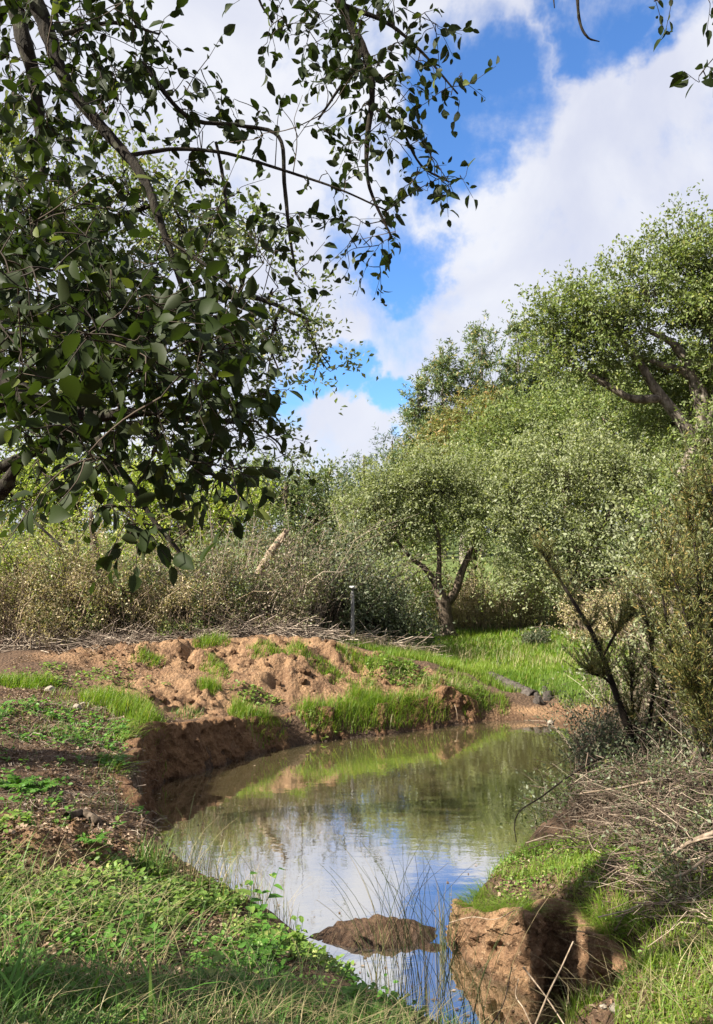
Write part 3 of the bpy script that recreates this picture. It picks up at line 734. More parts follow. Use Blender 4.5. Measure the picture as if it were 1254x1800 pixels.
tree('cork_oak', 'tall cork oak with pale leaning limbs showing under its crown at right', [(*on(at(1190, 0, Yk)[0], Yk), .14), tp(1185, 940, Yk, 22), tp(1195, 850, Yk, 22), tp(1225, 780, Yk, 24)],
     lob, M['cork'], M['bark_cork'], 1350, .245, 80, .062, twig_r=.006, limb_r=.22, limbm=M['bark_cork'],
     limbs=[[tp(1228, 785, Yk, 25), tp(1190, 730, Yk, 22), tp(1150, 680, Yk, 18), tp(1120, 630, Yk, 13), tp(1080, 585, Yk, 9)],
            [tp(1165, 700, Yk, 17), tp(1110, 700, Yk, 14), tp(1065, 675, Yk, 12), tp(1030, 655, Yk, 8), tp(1000, 640, Yk, 5)],
            [tp(1228, 780, Yk, 25), tp(1235, 700, Yk, 21), tp(1215, 660, Yk, 20), tp(1190, 610, Yk, 15), tp(1140, 580, Yk, 8)],
            [tp(1232, 720, Yk, 22), tp(1210, 660, Yk, 14), tp(1160, 640, Yk, 11), tp(1120, 625, Yk, 6)],
            [tp(1232, 770, Yk, 22), tp(1262, 680, Yk, 18), tp(1255, 590, Yk, 16), tp(1230, 520, Yk, 8)]])
# left side, beyond the mound
tree('olive_tree', 'dark grey-green tree rising over the thicket left of the sky gap', [(*on(-1.6, 19), .14), (-1.6, 19, 2.4, .11), (-1.7, 19, 3.6, .05)],
     [L6(540, 868, 19, 62, 60), L6(470, 855, 19, 60, 60), L6(590, 915, 19, 45, 60), L6(520, 950, 19, 80, 50)], M['oak_mid'], M['bark_brown'], 330, .3, 75, .075, twig_r=.01)
tree('olive_tree', 'yellow-green leafy tree behind the thicket at far left', [(*on(-5.6, 15.5), .13), (-5.6, 15.5, 2.2, .1), (-5.5, 15.5, 3.4, .05)],
     [L6(40, 860, 15.5, 80, 70), L6(140, 850, 15.5, 80, 70), L6(-40, 840, 15.5, 80, 90), L6(90, 940, 15.5, 110, 50)], M['lime'], M['bark_brown'], 420, .26, 70, .07, twig_r=.01)
tree('olive_tree', 'lime green leafy tree behind the middle of the thicket', [(*on(-3.2, 14.8), .12), (-3.2, 14.8, 2.2, .1), (-3.2, 14.8, 3.2, .05)],
     [L6(260, 870, 14.8, 80, 70), L6(350, 890, 14.8, 80, 60), L6(410, 890, 14.8, 60, 60), L6(300, 950, 14.8, 110, 50)], M['lime'], M['bark_brown'], 380, .25, 70, .065, twig_r=.01)
# left oak with fine leaves against the sky
Yl = 5.2
lob = [L6(60, 380, Yl, 130, 110), L6(230, 330, Yl, 110, 90), L6(180, 470, Yl, 140, 90), L6(330, 430, Yl, 110, 90), L6(440, 400, Yl, 60, 50), L6(480, 500, Yl, 75, 70), L6(540, 560, Yl, 45, 60), L6(570, 640, Yl, 34, 40), L6(470, 610, Yl, 70, 60),
       L6(60, 600, Yl, 130, 100), L6(230, 620, Yl, 130, 100), L6(380, 640, Yl, 90, 80), L6(100, 760, Yl, 120, 90), L6(280, 760, Yl, 110, 80), L6(430, 750, Yl, 60, 70), L6(500, 790, Yl, 26, 30), L6(-120, 560, Yl + .3, 140, 200), L6(-60, 300, Yl, 120, 120)]
tree('oak_tree', 'fine-leaved oak behind the overhanging branches at left', [(*on(-3.2, 5.8), .18), (-3.15, 5.8, 2.2, .14), (-2.9, 5.6, 3.0, .10)], lob, M['oak_mid'], M['bark_dark'], 880, .14, 40, .041, twig_r=.005, limb_r=.35, shell=.5,
     limbs=[[(-3.0, 5.7, 2.9, .07), tp(60, 660, 5.35, 24), tp(250, 560, 5.2, 16), tp(420, 520, 5.2, 10), tp(540, 560, 5.2, 5)], [(-3.0, 5.7, 2.9, .07), tp(20, 480, 5.35, 20), tp(160, 400, 5.2, 12), tp(300, 350, 5.2, 6)],
            [(-3.1, 5.75, 2.6, .06), tp(120, 770, 5.35, 16), tp(300, 740, 5.2, 10), tp(450, 740, 5.2, 5)]])


# ------------------------------------------------------------------ shrubs and thickets
def bush(name, label, boxes, leafm, stemm, n_stem, n_leaf_, size_, stem_r=.005, arch=.5, wid=.5, cat='shrub', group=None, spread=.05, kind=None, k=5):
    """boxes: (x, y, rx, ry, h) footprints. Arching stems with leaves along them"""
    n_leaf = int(n_leaf_ * 1.05); size = size_ * 1.36; root = thing(name, label, cat, on(boxes[0][0], boxes[0][1]), group); st = MB(); lv = MB()
    ar = np.array([b[2] * b[3] * b[4] for b in boxes]) ** .7; ar /= ar.sum()
    for (x, y, rx, ry, h), f in zip(boxes, ar):
        n = max(4, int(n_stem * f)); th = rng.random(n) * 6.283; rr = np.sqrt(rng.random(n))
        bx, by = x + rx * rr * np.cos(th), y + ry * rr * np.sin(th); hh = h * rng.uniform(.45, 1.05, n) * (.55 + .85 * vn(bx * 2.2, by * 2.2, seed=15)) * np.sqrt(np.clip(1.1 - rr ** 2 * .7, .1, 1))
        t = np.linspace(0, 1, k)[None, :]; a = rng.random(n) * 6.283; ln = hh * min(arch, .6) * rng.uniform(.3, 1.3, n)
        out = np.stack([np.cos(th), np.sin(th)], -1) * .5 + np.stack([np.cos(a), np.sin(a)], -1)
        P = np.zeros((n, k, 3)); P[..., 0] = bx[:, None] + out[:, :1] * ln[:, None] * t ** 1.6; P[..., 1] = by[:, None] + out[:, 1:] * ln[:, None] * t ** 1.6
        P[..., 2] = hz(bx, by)[:, None] - .03 + hh[:, None] * (1.25 * t - .35 * t ** 3 * rng.uniform(.4, 1.9, n)[:, None])
        P[:, 1:] += rng.normal(size=(n, k - 1, 3)) * .03 * hh[:, None, None]
        tubes_batch(st, P, np.linspace(1, .3, k)[None] * stem_r * (.5 + 1.9 * rng.random(n) ** 3)[:, None], 3)
        m = int(n_leaf * f); si = rng.integers(0, n, m); tt = rng.uniform(.12, 1, m) ** .8 * (k - 1.001); q = tt.astype(int); fr_ = (tt - q)[:, None]
        C = P[si, q] * (1 - fr_) + P[si, q + 1] * fr_ + rng.normal(size=(m, 3)) * spread
        kp = vn(C[:, 0] * 3.2, C[:, 1] * 3.2, C[:, 2] * 3.2, seed=12) + .35 * vn(C[:, 0] * 9, C[:, 1] * 9, C[:, 2] * 9, seed=13) > .58
        C = C[kp]; si = si[kp]; m = len(C); C[:, 2] = np.maximum(C[:, 2], hz(C[:, 0], C[:, 1]) + .01)
        ax = unit(rng.normal(size=(m, 3)) + np.array([0, 0, .2])); nr = unit(np.cross(ax, rng.normal(size=(m, 3))) + np.array([0, 0, .3])); nr = unit(nr - ax * np.sum(nr * ax, 1, keepdims=True))
        L = size * rng.uniform(.6, 1.4, m)
        leaf_quads(lv, C, ax, nr, L, L * wid, np.stack([rng.random(m), np.clip(vn(C[:, 0] * 1.7, C[:, 1] * 1.7, C[:, 2] * 1.7, seed=33) * 1.6 - .3, 0, 1), rng.random(m)], -1))
    st.build('stems', stemm, root); lv.build('foliage', leafm, root); return root


bush('leafy_shrub', 'sunny yellow-green shrub at the far left edge among the brambles', [(-4.9, 12.4, .8, .5, 2.5), (-5.6, 12.2, .6, .5, 2.3)], M['lime'], M['twig_tan'], 160, 9000, .045, .005, .5)
bush('leafy_shrub', 'grey-green shrub standing up out of the left thicket', [(-3.0, 12.5, .5, .4, 2.6), (-2.3, 12.6, .5, .4, 2.4)], M['oak_mid'], M['twig_dark'], 130, 7000, .045, .005, .5)
bush('leafy_shrub', 'dark green shrub between the tan and the purplish thickets', [(-1.9, 12.9, .6, .4, 2.8), (-.9, 13.0, .5, .4, 2.4)], M['dark'], M['twig_dark'], 130, 8000, .045, .005, .5)
bush('leafy_shrub', 'small green bush low at the front of the left thicket', [(-4.0, 11.2, .35, .3, .9), (-2.5, 11.4, .3, .25, .7)], M['cork'], M['twig_tan'], 90, 3500, .035, .004, .5)
bush('leafy_shrub', 'olive bush rising from the tan brambles, left of the dark upright trunk', [(-4.5, 11.9, .4, .35, 2.2)], M['oak_c'], M['twig_dark'], 70, 5200, .035, .006, .45)
bush('leafy_shrub', 'olive bush right of the dark upright trunk in the thicket', [(-3.45, 11.7, .35, .35, 1.9)], M['cork'], M['twig_dark'], 60, 4200, .035, .006, .45)
bush('leafy_shrub', 'dull green bush in front of the leaning pale trunk', [(-2.0, 11.75, .4, .3, 1.5)], M['oak_mid'], M['twig_dark'], 70, 4800, .032, .006, .45)
bush('leafy_shrub', 'pale olive bush between the leaning trunk and the post', [(-.75, 12.2, .35, .3, 1.5)], M['oak_c'], M['twig_dark'], 60, 4200, .032, .006, .45)
bush('bramble_thicket', 'tan tangle of dry brambles at the far left beyond the mound', [(-5.0, 11.6, .9, .8, 1.9), (-4.2, 11.7, .9, .8, 1.8), (-5.8, 11.4, .8, .8, 2.0), (-4.6, 10.9, .9, .5, 1.0)], M['bramble'], M['twig_tan'], 750, 30000, .024, .006, .8)
bush('bramble_thicket', 'dry tan thicket with a dead trunk in it, middle of the left bank', [(-3.3, 11.9, .8, .7, 2.0), (-2.6, 11.9, .7, .7, 1.6), (-3.9, 11.9, .6, .6, 1.8)], M['bramble'], M['twig_tan'], 520, 24000, .024, .006, .75)
bush('heather_thicket', 'purplish brown thicket around the tilted pale trunk', [(-1.9, 12.2, .8, .7, 2.4), (-1.2, 12.3, .7, .7, 2.2), (-1.5, 11.8, .9, .5, 1.1)], M['purple'], M['twig_grey'], 700, 28000, .026, .005, .65)
bush('dark_shrub', 'dark green shrub behind the white-capped post', [(-.25, 13.4, .7, .7, 2.1), (.35, 13.3, .7, .7, 1.45), (.85, 13.6, .4, .5, .85), (-.6, 13.0, .5, .5, 1.2)], M['dark'], M['twig_dark'], 520, 26000, .042, .006, .5)
bush('grey_shrub', 'silvery grey shrub top above the white-capped post', [(-.3, 15.6, .7, .6, 2.5), (.5, 15.6, .6, .6, 2.3)], M['oak_c'], M['twig_grey'], 260, 12000, .05, .007, .5)
bush('pale_shrub', 'pale straw-coloured shrub right of the forked trunk', [(3.1, 18.6, 1.0, .6, 1.7), (4.1, 18.3, 1.0, .6, 1.6), (2.4, 18.6, .6, .5, 1.5)], M['bramble'], M['twig_tan'], 520, 17000, .035, .005, .6)
bush('pale_shrub', 'brownish shrub under the rounded tree at the edge of the grass', [(4.7, 14.9, .8, .6, 1.2), (5.2, 14.2, .8, .6, 1.5)], M['bramble'], M['twig_tan'], 380, 12000, .035, .005, .6)
bush('grey_shrub', 'small rounded grey-green bush on the lit grass', [(3.35, 15.4, .36, .3, .45)], M['dark'], M['twig_grey'], 120, 3800, .03, .003, .35)
bush('leafy_shrub', 'lime green leafy shrub low behind the tan brambles', [(-5.4, 13.2, 1.0, .6, 2.3), (-3.6, 13.2, .9, .6, 2.3)], M['lime'], M['twig_tan'], 260, 13000, .05, .005, .5)
bush('leafy_shrub', 'lime green shrub at the foot of the forked oak, left of its trunk', [(1.3, 18.2, .6, .4, 1.9), (.8, 18.3, .6, .4, 2.0)], M['lime'], M['twig_tan'], 160, 8000, .045, .005, .5)
bush('leafy_shrub', 'green undergrowth at the back of the meadow', [(5.6, 19.5, 1.8, .6, 2.2), (7.2, 17.5, 1.6, .8, 2.6), (3.0, 20, 1.4, .6, 2.0)], M['cork'], M['twig_tan'], 360, 20000, .06, .006, .5)


# dead trunks in the thicket
def log(name, label, P, R, m, cat='trunk', sides=9, bump=.14):
    P = np.array(P, float); root = thing(name, label, cat, P[0]); mb = MB(); Q = spline(P, 6); RR = np.interp(np.linspace(0, 1, len(Q)), np.linspace(0, 1, len(R)), R)
    tube(mb, Q, RR, sides, bump); mb.build('stem', m, root, True); return root


lg = log('dead_tree', 'pale broken trunk leaning right out of the purplish thicket', [at(455, 1010, 11.9), at(470, 982, 11.9), at(488, 955, 11.9), at(505, 933, 11.9)], [.07, .065, .055, .035], M['dead_wood'])
mb = MB(); tube(mb, spline([at(486, 958, 11.9), at(497, 950, 11.85), at(502, 930, 11.8)], 3), [.02] * 7, 5, .1); mb.build('snag', M['dead_wood'], lg, True)
log('dead_tree', 'dark upright trunk standing in the tan thicket', [on(*at(172, 1100, 11.8)[:2]), at(174, 1020, 11.8), at(166, 960, 11.8), at(160, 900, 11.8)], [.08, .075, .06, .03], M['bark_brown'])

# white-capped post
pb = on(*at(620, 1100, 12.2)[:2]); pt = at(620, 1032, 12.2)
root = thing('post', 'grey weathered post with a white cap before the dark shrub', 'post', pb)
mb = MB(); P = np.array([pb - (0, 0, .1), pb * .5 + pt * .5, pt]); tube(mb, P, [.030, .028, .026], 8, .06); mb.build('shaft', M['post'], root, True)
mb = MB(); c = pt; w_, d_, h_ = .058, .05, .018
V = np.array([[sx * w_ * q, sy * d_ * q, z] for z, q in ((-h_, 1), (h_ * .3, 1), (h_, .8)) for sx, sy in ((-1, -1), (1, -1), (1, 1), (-1, 1))]) + c
Q = [[3, 2, 1, 0], [8, 9, 10, 11]] + [[r * 4 + k, r * 4 + (k + 1) % 4, r * 4 + 4 + (k + 1) % 4, r * 4 + 4 + k] for r in (0, 1) for k in range(4)]
mb.add(V, Q); mb.build('cap', M['post_cap'], root)

# old culvert pipe let into the bank
a = gnd(872, 1196); b = gnd(938, 1222); a = a + (0, .15, -.03); b = b + (0, .0, -.04)
root = thing('culvert', 'grey half-buried culvert pipe ending in dark rubble by the beach', 'culvert', b)
ax = unit(b - a); sd = unit(np.cross(ax, [0, 0, 1])); upv = np.cross(sd, ax); th = np.linspace(-.2, math.pi + .2, 15); n = 26
tt = np.linspace(-.15, 1.0, n); V = []
for t_ in tt:
    for r in (.125, .105):
        rr = r * (1 + .05 * math.sin(t_ * 60))
        V += [a + (b - a) * t_ + sd * math.cos(q) * rr + upv * (math.sin(q) * rr - .02) + rng.normal(size=3) * .002 for q in th]
V = np.array(V); k = 15; Q = []
for i in range(n - 1):
    for j in range(k - 1):
        o0 = i * 2 * k + j; Q.append([o0, o0 + 1, o0 + 2 * k + 1, o0 + 2 * k]); o1 = o0 + k; Q.append([o1 + 2 * k, o1 + 2 * k + 1, o1 + 1, o1])
for j in range(k - 1):
    o0 = (n - 1) * 2 * k + j; Q.append([o0, o0 + 1, o0 + k + 1, o0 + k])
mb = MB(); mb.add(V, Q); mb.build('pipe', M['culvert'], root, True)


def rock_mesh(name, m, seed, sq=(1, .8, .6)):
    import bmesh
    bm = bmesh.new(); bmesh.ops.create_icosphere(bm, subdivisions=2, radius=1)
    for v in bm.verts:
        c = np.array(v.co); f = 1 + .9 * (float(fbm(c[0:1] * 1.6 + seed, c[1:2] * 1.6, c[2:3] * 1.6, seed=seed)[0]) - .5) + .25 * (float(vn(c[0:1] * 4, c[1:2] * 4, c[2:3] * 4 + seed, seed=seed)[0]) - .5)
        v.co = c * f * np.array(sq)
    me = bpy.data.meshes.new(name); bm.to_mesh(me); bm.free(); me.materials.append(m); return me


# rubble stones and loose pale stones: each a thing
rm = [rock_mesh('stone', M['stone'], 3 + i) for i in range(4)]; rmd = [rock_mesh('rubble', M['culvert'], 13 + i) for i in range(3)]
for px, py, r, lb in [(88, 1216, .065, 'pale rounded stone at the end of the left grass strip'), (135, 1246, .05, 'small pale stone on the bare soil left of the grass patch'), (146, 1240, .035, 'tiny pale stone touching the larger one by the grass patch'),
                      (968, 1272, .05, 'pale stone at the right end of the little beach'), (1082, 1776, .03, 'pale stone in the grass at the bottom right'), (1062, 1772, .018, 'small stone left of the bottom right stone')]:
    p = gnd(px, py); o = link('stone', rm[int(rng.integers(4))]); o.location = p + (0, 0, r * .3); o.scale = (r, r, r); o.rotation_euler = (0, 0, rng.random() * 6); tag(o, lb, 'stone')
for k in range(9):
    p = b + np.array([rng.normal() * .12 + .08, rng.normal() * .12 - .05, 0]); p[2] = hz(p[0], p[1]) + .01; r = rng.uniform(.04, .09)
    o = link('rubble_stone', rmd[k % 3]); o.location = p; o.scale = (r, r, r); o.rotation_euler = tuple(rng.random(3) * 6)
    tag(o, 'dark rubble stone heaped at the mouth of the culvert', 'stone', 'rubble at the culvert mouth')
# clods lying loose on the spoil heap: pieces of the ground
cm = [rock_mesh('clod', M['clod'], 23 + i, (1, .9, .7)) for i in range(5)]
k = 0
while k < 300:
    x, y = rng.uniform(-4, 1.4), rng.uniform(8.6, 11)
    if k > 240: x, y = rng.uniform(-2.4, -1.1), rng.uniform(4.1, 5.1)
    if clayness(x, y) < .35 + rng.random() * .5: continue
    if k % 2 and y > 8: r = rng.uniform(.010, .025)
    else: r = rng.uniform(.015, .06) * (1 if y > 6 else .35)
    o = link('clod', cm[k % 5], ground); o.location = (x, y, hz(x, y) + r * .2); o.scale = (r, r, r); o.rotation_euler = tuple(rng.random(3) * 6); k += 1


# ------------------------------------------------------------------ right bank: heath shrubs, leaning sapling, brushwood
def heath(name, label, stems, n_spr, L, leafm, needles=60, nl=.022, group=None, stem_sides=6, up=.5, side=0.6, tip=.25):
    """thin dark stems carrying feathery needle sprigs; stems: list of polylines (x,y,z,r)"""
    stems = [np.array(s, float) for s in stems]
    root = thing(name, label, 'shrub', stems[0][0, :3], group); lv = MB(); tw = MB(); ST = []
    for s in stems:
        Q = spline(s[:, :3], 6); R = np.interp(np.linspace(0, 1, len(Q)), np.linspace(0, 1, len(s)), s[:, 3]); mb = MB(); tube(mb, Q, R, stem_sides, .08)
        mb.build('stem', M['twig_dark'], root, True); ST.append(Q)
    n = n_spr; P = np.zeros((n, 5, 3))
    si = rng.integers(0, len(ST), n)
    for q in range(n):
        Q = ST[si[q]]; k = int(rng.uniform(tip, 1) * (len(Q) - 1)); t = unit(Q[min(k + 1, len(Q) - 1)] - Q[max(k - 1, 0)])
        d = unit(t * .6 + rng.normal(size=3) * np.array([side, side, .2]) + np.array([0, 0, up])); l = L * rng.uniform(.5, 1.3)
        tt = np.linspace(0, 1, 5)[:, None]; P[q] = Q[k] + d * l * tt + np.array([0, 0, 1]) * l * .25 * (tt ** 2) + rng.normal(size=(5, 3)) * .012 * tt
        P[q] += np.cross(d, [0, 0, 1]) * rng.normal() * .15 * l * tt ** 2
    tubes_batch(tw, P, np.linspace(.0028, .001, 5)[None] * np.ones((n, 1)), 3)
    m = n * needles; pi = np.repeat(np.arange(n), needles); u_ = rng.uniform(.1, 1, m) * 3.999; q = u_.astype(int); f = (u_ - q)[:, None]
    C = P[pi, q] * (1 - f) + P[pi, q + 1] * f; dr = unit(P[pi, q + 1] - P[pi, q])
    ax = unit(dr * .9 + rng.normal(size=(m, 3)) * .55); nr = unit(np.cross(ax, rng.normal(size=(m, 3)))); l = nl * rng.uniform(.6, 1.5, m)
    leaf_quads(lv, C, ax, nr, l, l * .2, np.stack([rng.random(m), rng.random(n)[pi], rng.random(m)], -1), .02)
    tw.build('sprigs', M['twig_dark'], root); lv.build('foliage', leafm, root); return root


Yh = 6.6; hb = on(*at(1135, 1360, Yh)[:2], -.05)
def hs(*p): return [(*hb, .028)] + [tp(*q) for q in p]
heath('heath_shrub', 'leaning sapling with thin dark stems and feathery leaves by the water', [hs((1105, 1280, Yh, 13), (1080, 1210, Yh, 11), (1050, 1130, Yh, 9), (1010, 1060, Yh + .1, 7), (975, 1005, Yh + .2, 5), (945, 960, Yh + .2, 3)),
      hs((1140, 1280, Yh, 9), (1150, 1200, Yh, 7), (1140, 1100, Yh, 5), (1120, 1040, Yh, 3)), hs((1120, 1290, Yh, 7), (1112, 1240, Yh, 5), (1110, 1180, Yh, 4)), hs((1160, 1270, Yh, 7), (1185, 1190, Yh, 5), (1190, 1120, Yh, 3)),
      [tp(1078, 1205, Yh, 6), tp(1060, 1190, Yh - .1, 4), tp(1040, 1185, Yh - .15, 3)], [tp(1062, 1150, Yh, 6), tp(1085, 1110, Yh, 4), tp(1110, 1080, Yh, 3)]], 330, .26, M['heath'], 55, nl=.028, tip=.4)
Yr = 5.6
def rs(bx, by, *p): return [(*on(*at(bx, by, Yr)[:2], -.05), .022)] + [tp(*q) for q in p]
heath('heath_shrub', 'tall yellow-green feathery heath at the right edge', [rs(1270, 1380, (1250, 1250, Yr, 12), (1235, 1100, Yr, 10), (1225, 980, Yr, 7), (1205, 870, Yr, 4)), rs(1290, 1380, (1270, 1200, Yr, 10), (1262, 1050, Yr, 8), (1258, 940, Yr, 5), (1250, 840, Yr, 3)),
      rs(1310, 1380, (1300, 1200, Yr, 10), (1300, 1050, Yr, 8), (1300, 900, Yr, 4)), rs(1260, 1390, (1225, 1290, Yr, 8), (1190, 1180, Yr, 6), (1170, 1080, Yr, 4), (1160, 1010, Yr, 3)), rs(1250, 1390, (1235, 1250, Yr - .2, 8), (1215, 1120, Yr - .2, 6), (1180, 1000, Yr - .2, 3)),
      rs(1280, 1380, (1240, 1180, Yr + .2, 7), (1200, 1050, Yr + .2, 5), (1170, 950, Yr + .3, 3)), rs(1290, 1390, (1262, 1320, Yr - .3, 8), (1235, 1240, Yr - .3, 5), (1210, 1200, Yr - .3, 3))], 560, .32, M['heath'], 58, nl=.034, tip=.2)
bush('dark_shrub', 'dull shrub of small leaves behind the leaning sapling', [(2.95, 7.4, .42, .5, 1.15), (3.3, 7.0, .4, .5, 1.5), (2.55, 7.5, .25, .4, .7)], M['purple'], M['twig_grey'], 420, 15000, .022, .003, .5, spread=.03)
bush('bramble_thicket', 'low green brambles growing through the brush heap', [(1.8, 5.5, .4, .4, .42), (2.1, 5.1, .4, .4, .45), (1.6, 5.9, .3, .4, .4), (1.9, 4.6, .3, .3, .35), (1.85, 4.15, .3, .3, .3)], M['oak_mid'], M['twig_grey'], 260, 7000, .02, .002, .8, spread=.04)
bush('bramble_thicket', 'small-leaved bramble shrub over the brush heap at right', [(2.45, 6.05, .4, .4, .75), (2.75, 5.7, .35, .4, .95), (2.15, 6.3, .25, .3, .45)], M['dark'], M['twig_grey'], 300, 9000, .018, .0025, .7, spread=.03)

bush('dark_shrub', 'dark tangled shrub at the water edge under the leaning sapling', [(2.15, 6.7, .3, .4, .75), (2.3, 7.3, .3, .4, .8), (2.0, 6.2, .25, .35, .6), (2.45, 8.0, .3, .35, .6)], M['dark'], M['twig_brown'], 420, 9000, .02, .0025, .9, spread=.04)
bush('leafy_shrub', 'tall green shrub hiding the foot of the cork oak', [(3.7, 9.3, .5, .5, 3.0), (4.1, 9.0, .5, .5, 3.2), (3.2, 9.6, .35, .4, 1.5)], M['oak_c'], M['twig_dark'], 170, 12000, .04, .006, .45)
bush('dark_shrub', 'dull dark shrub low at the right edge behind the brush heap', [(2.9, 6.4, .35, .35, 1.3), (3.1, 5.9, .3, .35, 1.6)], M['purple'], M['twig_brown'], 260, 8000, .02, .003, .7, spread=.04)


def brush(name, label, boxes, n, rmin, rmax, m, Lr=(.2, .7), rise=.3, kind='stuff'):
    mb = MB(); k = 6; P = np.zeros((n, k, 3)); R = np.zeros((n, k))
    ar = np.array([b[2] * b[3] for b in boxes]); bi = rng.choice(len(boxes), n, p=ar / ar.sum())
    for q in range(n):
        x, y, rx, ry, h = boxes[bi[q]]; a = rng.random() * 6.283; rr = math.sqrt(rng.random()); cx, cy = x + rx * rr * math.cos(a), y + ry * rr * math.sin(a)
        az = rng.normal() * .9 + (math.pi if rng.random() < .5 else 0); L = rng.uniform(*Lr); t = np.linspace(-.5, .5, k)
        d = np.array([math.cos(az), math.sin(az), rng.normal() * rise]); bend = rng.normal(size=3) * .25
        p = np.array([cx, cy, float(hz(cx, cy)) + h * rng.random() * (1 - rr * .6)]) + t[:, None] * L * d + (t[:, None] ** 2 - .12) * L * bend + rng.normal(size=(k, 3)) * .012
        g = hz(p[:, 0], p[:, 1]); p[:, 2] = np.maximum(p[:, 2], np.maximum(g, 0) + .004); P[q] = p
        R[q] = np.linspace(1, .4, k) * rng.uniform(rmin, rmax)
    tubes_batch(mb, P, R, 3); o = mb.build(name, m); return tag(o, label, 'brushwood', kind=kind)


brush('brushwood', 'heap of dry grey brushwood on the right bank', [(1.85, 5.6, .4, .4, .30), (2.15, 5.2, .45, .4, .34), (1.65, 5.0, .3, .25, .14), (2.0, 4.75, .35, .35, .26), (1.75, 4.35, .32, .3, .18), (1.6, 3.95, .2, .2, .12)], 1700, .0012, .0042, M['twig_brown'])
brush('brushwood', 'strip of grey brushwood at the foot of the left brambles', [(-4.2, 10.8, 1.2, .35, .25), (-3.0, 11.1, .8, .3, .2), (-1.3, 11.4, 1.2, .3, .3), (.2, 12.4, 1.0, .3, .3)], 1100, .003, .007, M['twig_grey'], (.3, 1.0))
brush('brushwood', 'fine tangle of fallen twigs on the left bank', [(-2.2, 6.2, .7, 1.0, .03), (-2.6, 7.2, .7, .7, .04), (-1.8, 5.3, .5, .4, .03)], 500, .001, .003, M['twig_grey'], (.08, .3), .08)


def branch(name, label, P, w0, w1, m, subs=()):
    P = np.array(P, float); root = thing(name, label, 'branch', P[0]); Q = spline(P, 6); mb = MB(); tube(mb, Q, np.linspace(w0, w1, len(Q)), 6, .1); mb.build('stick', m, root, True)
    for s in subs:
        mb = MB(); q = spline(np.array(s, float), 5); tube(mb, q, np.linspace(w0 * .6, w1 * .5, len(q)), 5, .1); mb.build('side_twig', m, root, True)
    return root


branch('dead_branch', 'thick pale dead branch rising to the right edge over the brush', [at(1140, 1540, 4.3), at(1170, 1515, 4.3), at(1205, 1485, 4.3), at(1260, 1462, 4.3), at(1330, 1440, 4.4)], .008, .016, M['dead_wood'], [[at(1205, 1485, 4.3), at(1235, 1475, 4.2), at(1265, 1470, 4.2)]])
branch('dead_branch', 'forked pale dead stick below the thick pale branch at right', [at(1165, 1545, 4.1), at(1205, 1535, 4.1), at(1240, 1510, 4.1), at(1290, 1480, 4.1)], .007, .010, M['dead_wood'], [[at(1205, 1535, 4.1), at(1215, 1560, 4.05), at(1205, 1600, 4.0)], [at(1240, 1510, 4.1), at(1232, 1560, 4.0), at(1250, 1590, 4.0)]])
branch('dead_branch', 'straight pale stick lying level across the brush heap', [at(1020, 1395, 5.3), at(1090, 1385, 5.3), at(1160, 1372, 5.3), at(1260, 1372, 5.3)], .006, .010, M['dead_wood'], [[at(1160, 1373, 5.3), at(1180, 1360, 5.3), at(1195, 1350, 5.2)], [at(1210, 1370, 5.3), at(1205, 1400, 5.25), at(1200, 1420, 5.2)]])
branch('dead_branch', 'thin pale stick in the middle of the brush heap', [at(1070, 1432, 5.0), at(1130, 1436, 5.0), at(1185, 1440, 5.0), at(1230, 1436, 5.0)], .004, .006, M['dead_wood'])
branch('dead_branch', 'long dark bramble cane arching from the sapling over the water', [at(1105, 1318, 6.2), at(1050, 1335, 6.0), at(1000, 1365, 5.8), at(950, 1402, 5.6), at(915, 1425, 5.5), at(905, 1450, 5.45), at(908, 1480, 5.4)], .008, .003, M['twig_dark'])
branch('dead_branch', 'thin cane above the arching dark one at the water edge', [at(1060, 1290, 6.1), at(1010, 1325, 6.0), at(960, 1355, 5.9)], .004, .002, M['twig_dark'])
branch('dead_branch', 'pale dry stalk slanting up to the right before the earth block', [at(940, 1805, 3.3), at(965, 1745, 3.3), at(985, 1705, 3.35), at(1008, 1655, 3.4)], .0042, .003, M['dead_wood'])
branch('dead_branch', 'pale dry stalk slanting down to the right before the earth block', [at(920, 1700, 3.5), at(955, 1745, 3.4), at(985, 1790, 3.3), at(1010, 1830, 3.2)], .0035, .003, M['dead_wood'])
branch('dead_branch', 'kinked dry stalk standing in the shallow inlet', [at(940, 1815, 3.3), at(922, 1775, 3.35), at(907, 1750, 3.4), at(912, 1720, 3.4)], .0035, .002, M['dead_wood'])
branch('dead_branch', 'thin dark stick crossing the water left of the kinked stalk', [at(855, 1815, 3.3), at(885, 1765, 3.35), at(900, 1700, 3.4)], .003, .002, M['twig_dark'])
branch('dead_branch', 'thin root hanging across the face of the earth block', [at(790, 1622, 4.45), at(830, 1612, 4.3), at(870, 1616, 4.2), at(905, 1600, 4.15)], .003, .002, M['dead_wood'])

# roots hanging out of the far cut bank
for k, (px, py) in enumerate([(330, 1330), (410, 1300), (475, 1285), (570, 1285), (690, 1275), (800, 1262)]):
    p = gnd(px, py - 22); q = p + np.array([rng.normal() * .08, -.16, -.16])
    branch('root', ['thin root in the left end of the far cut bank', 'thin root hanging below the first grass tuft of the lip', 'thin root in the shaded cut right of the first tuft', 'thin root under the long grass strip, left part', 'thin root under the long grass strip, right part', 'thin root in the low bank near the culvert'][k], [p, (p + q) / 2 + (0, -.05, .03), q], .006, .002, M['dead_wood'])


# ------------------------------------------------------------------ ground cover
def land_ok(P, lo=.02): return P[hz(P[:, 0], P[:, 1]) > lo]


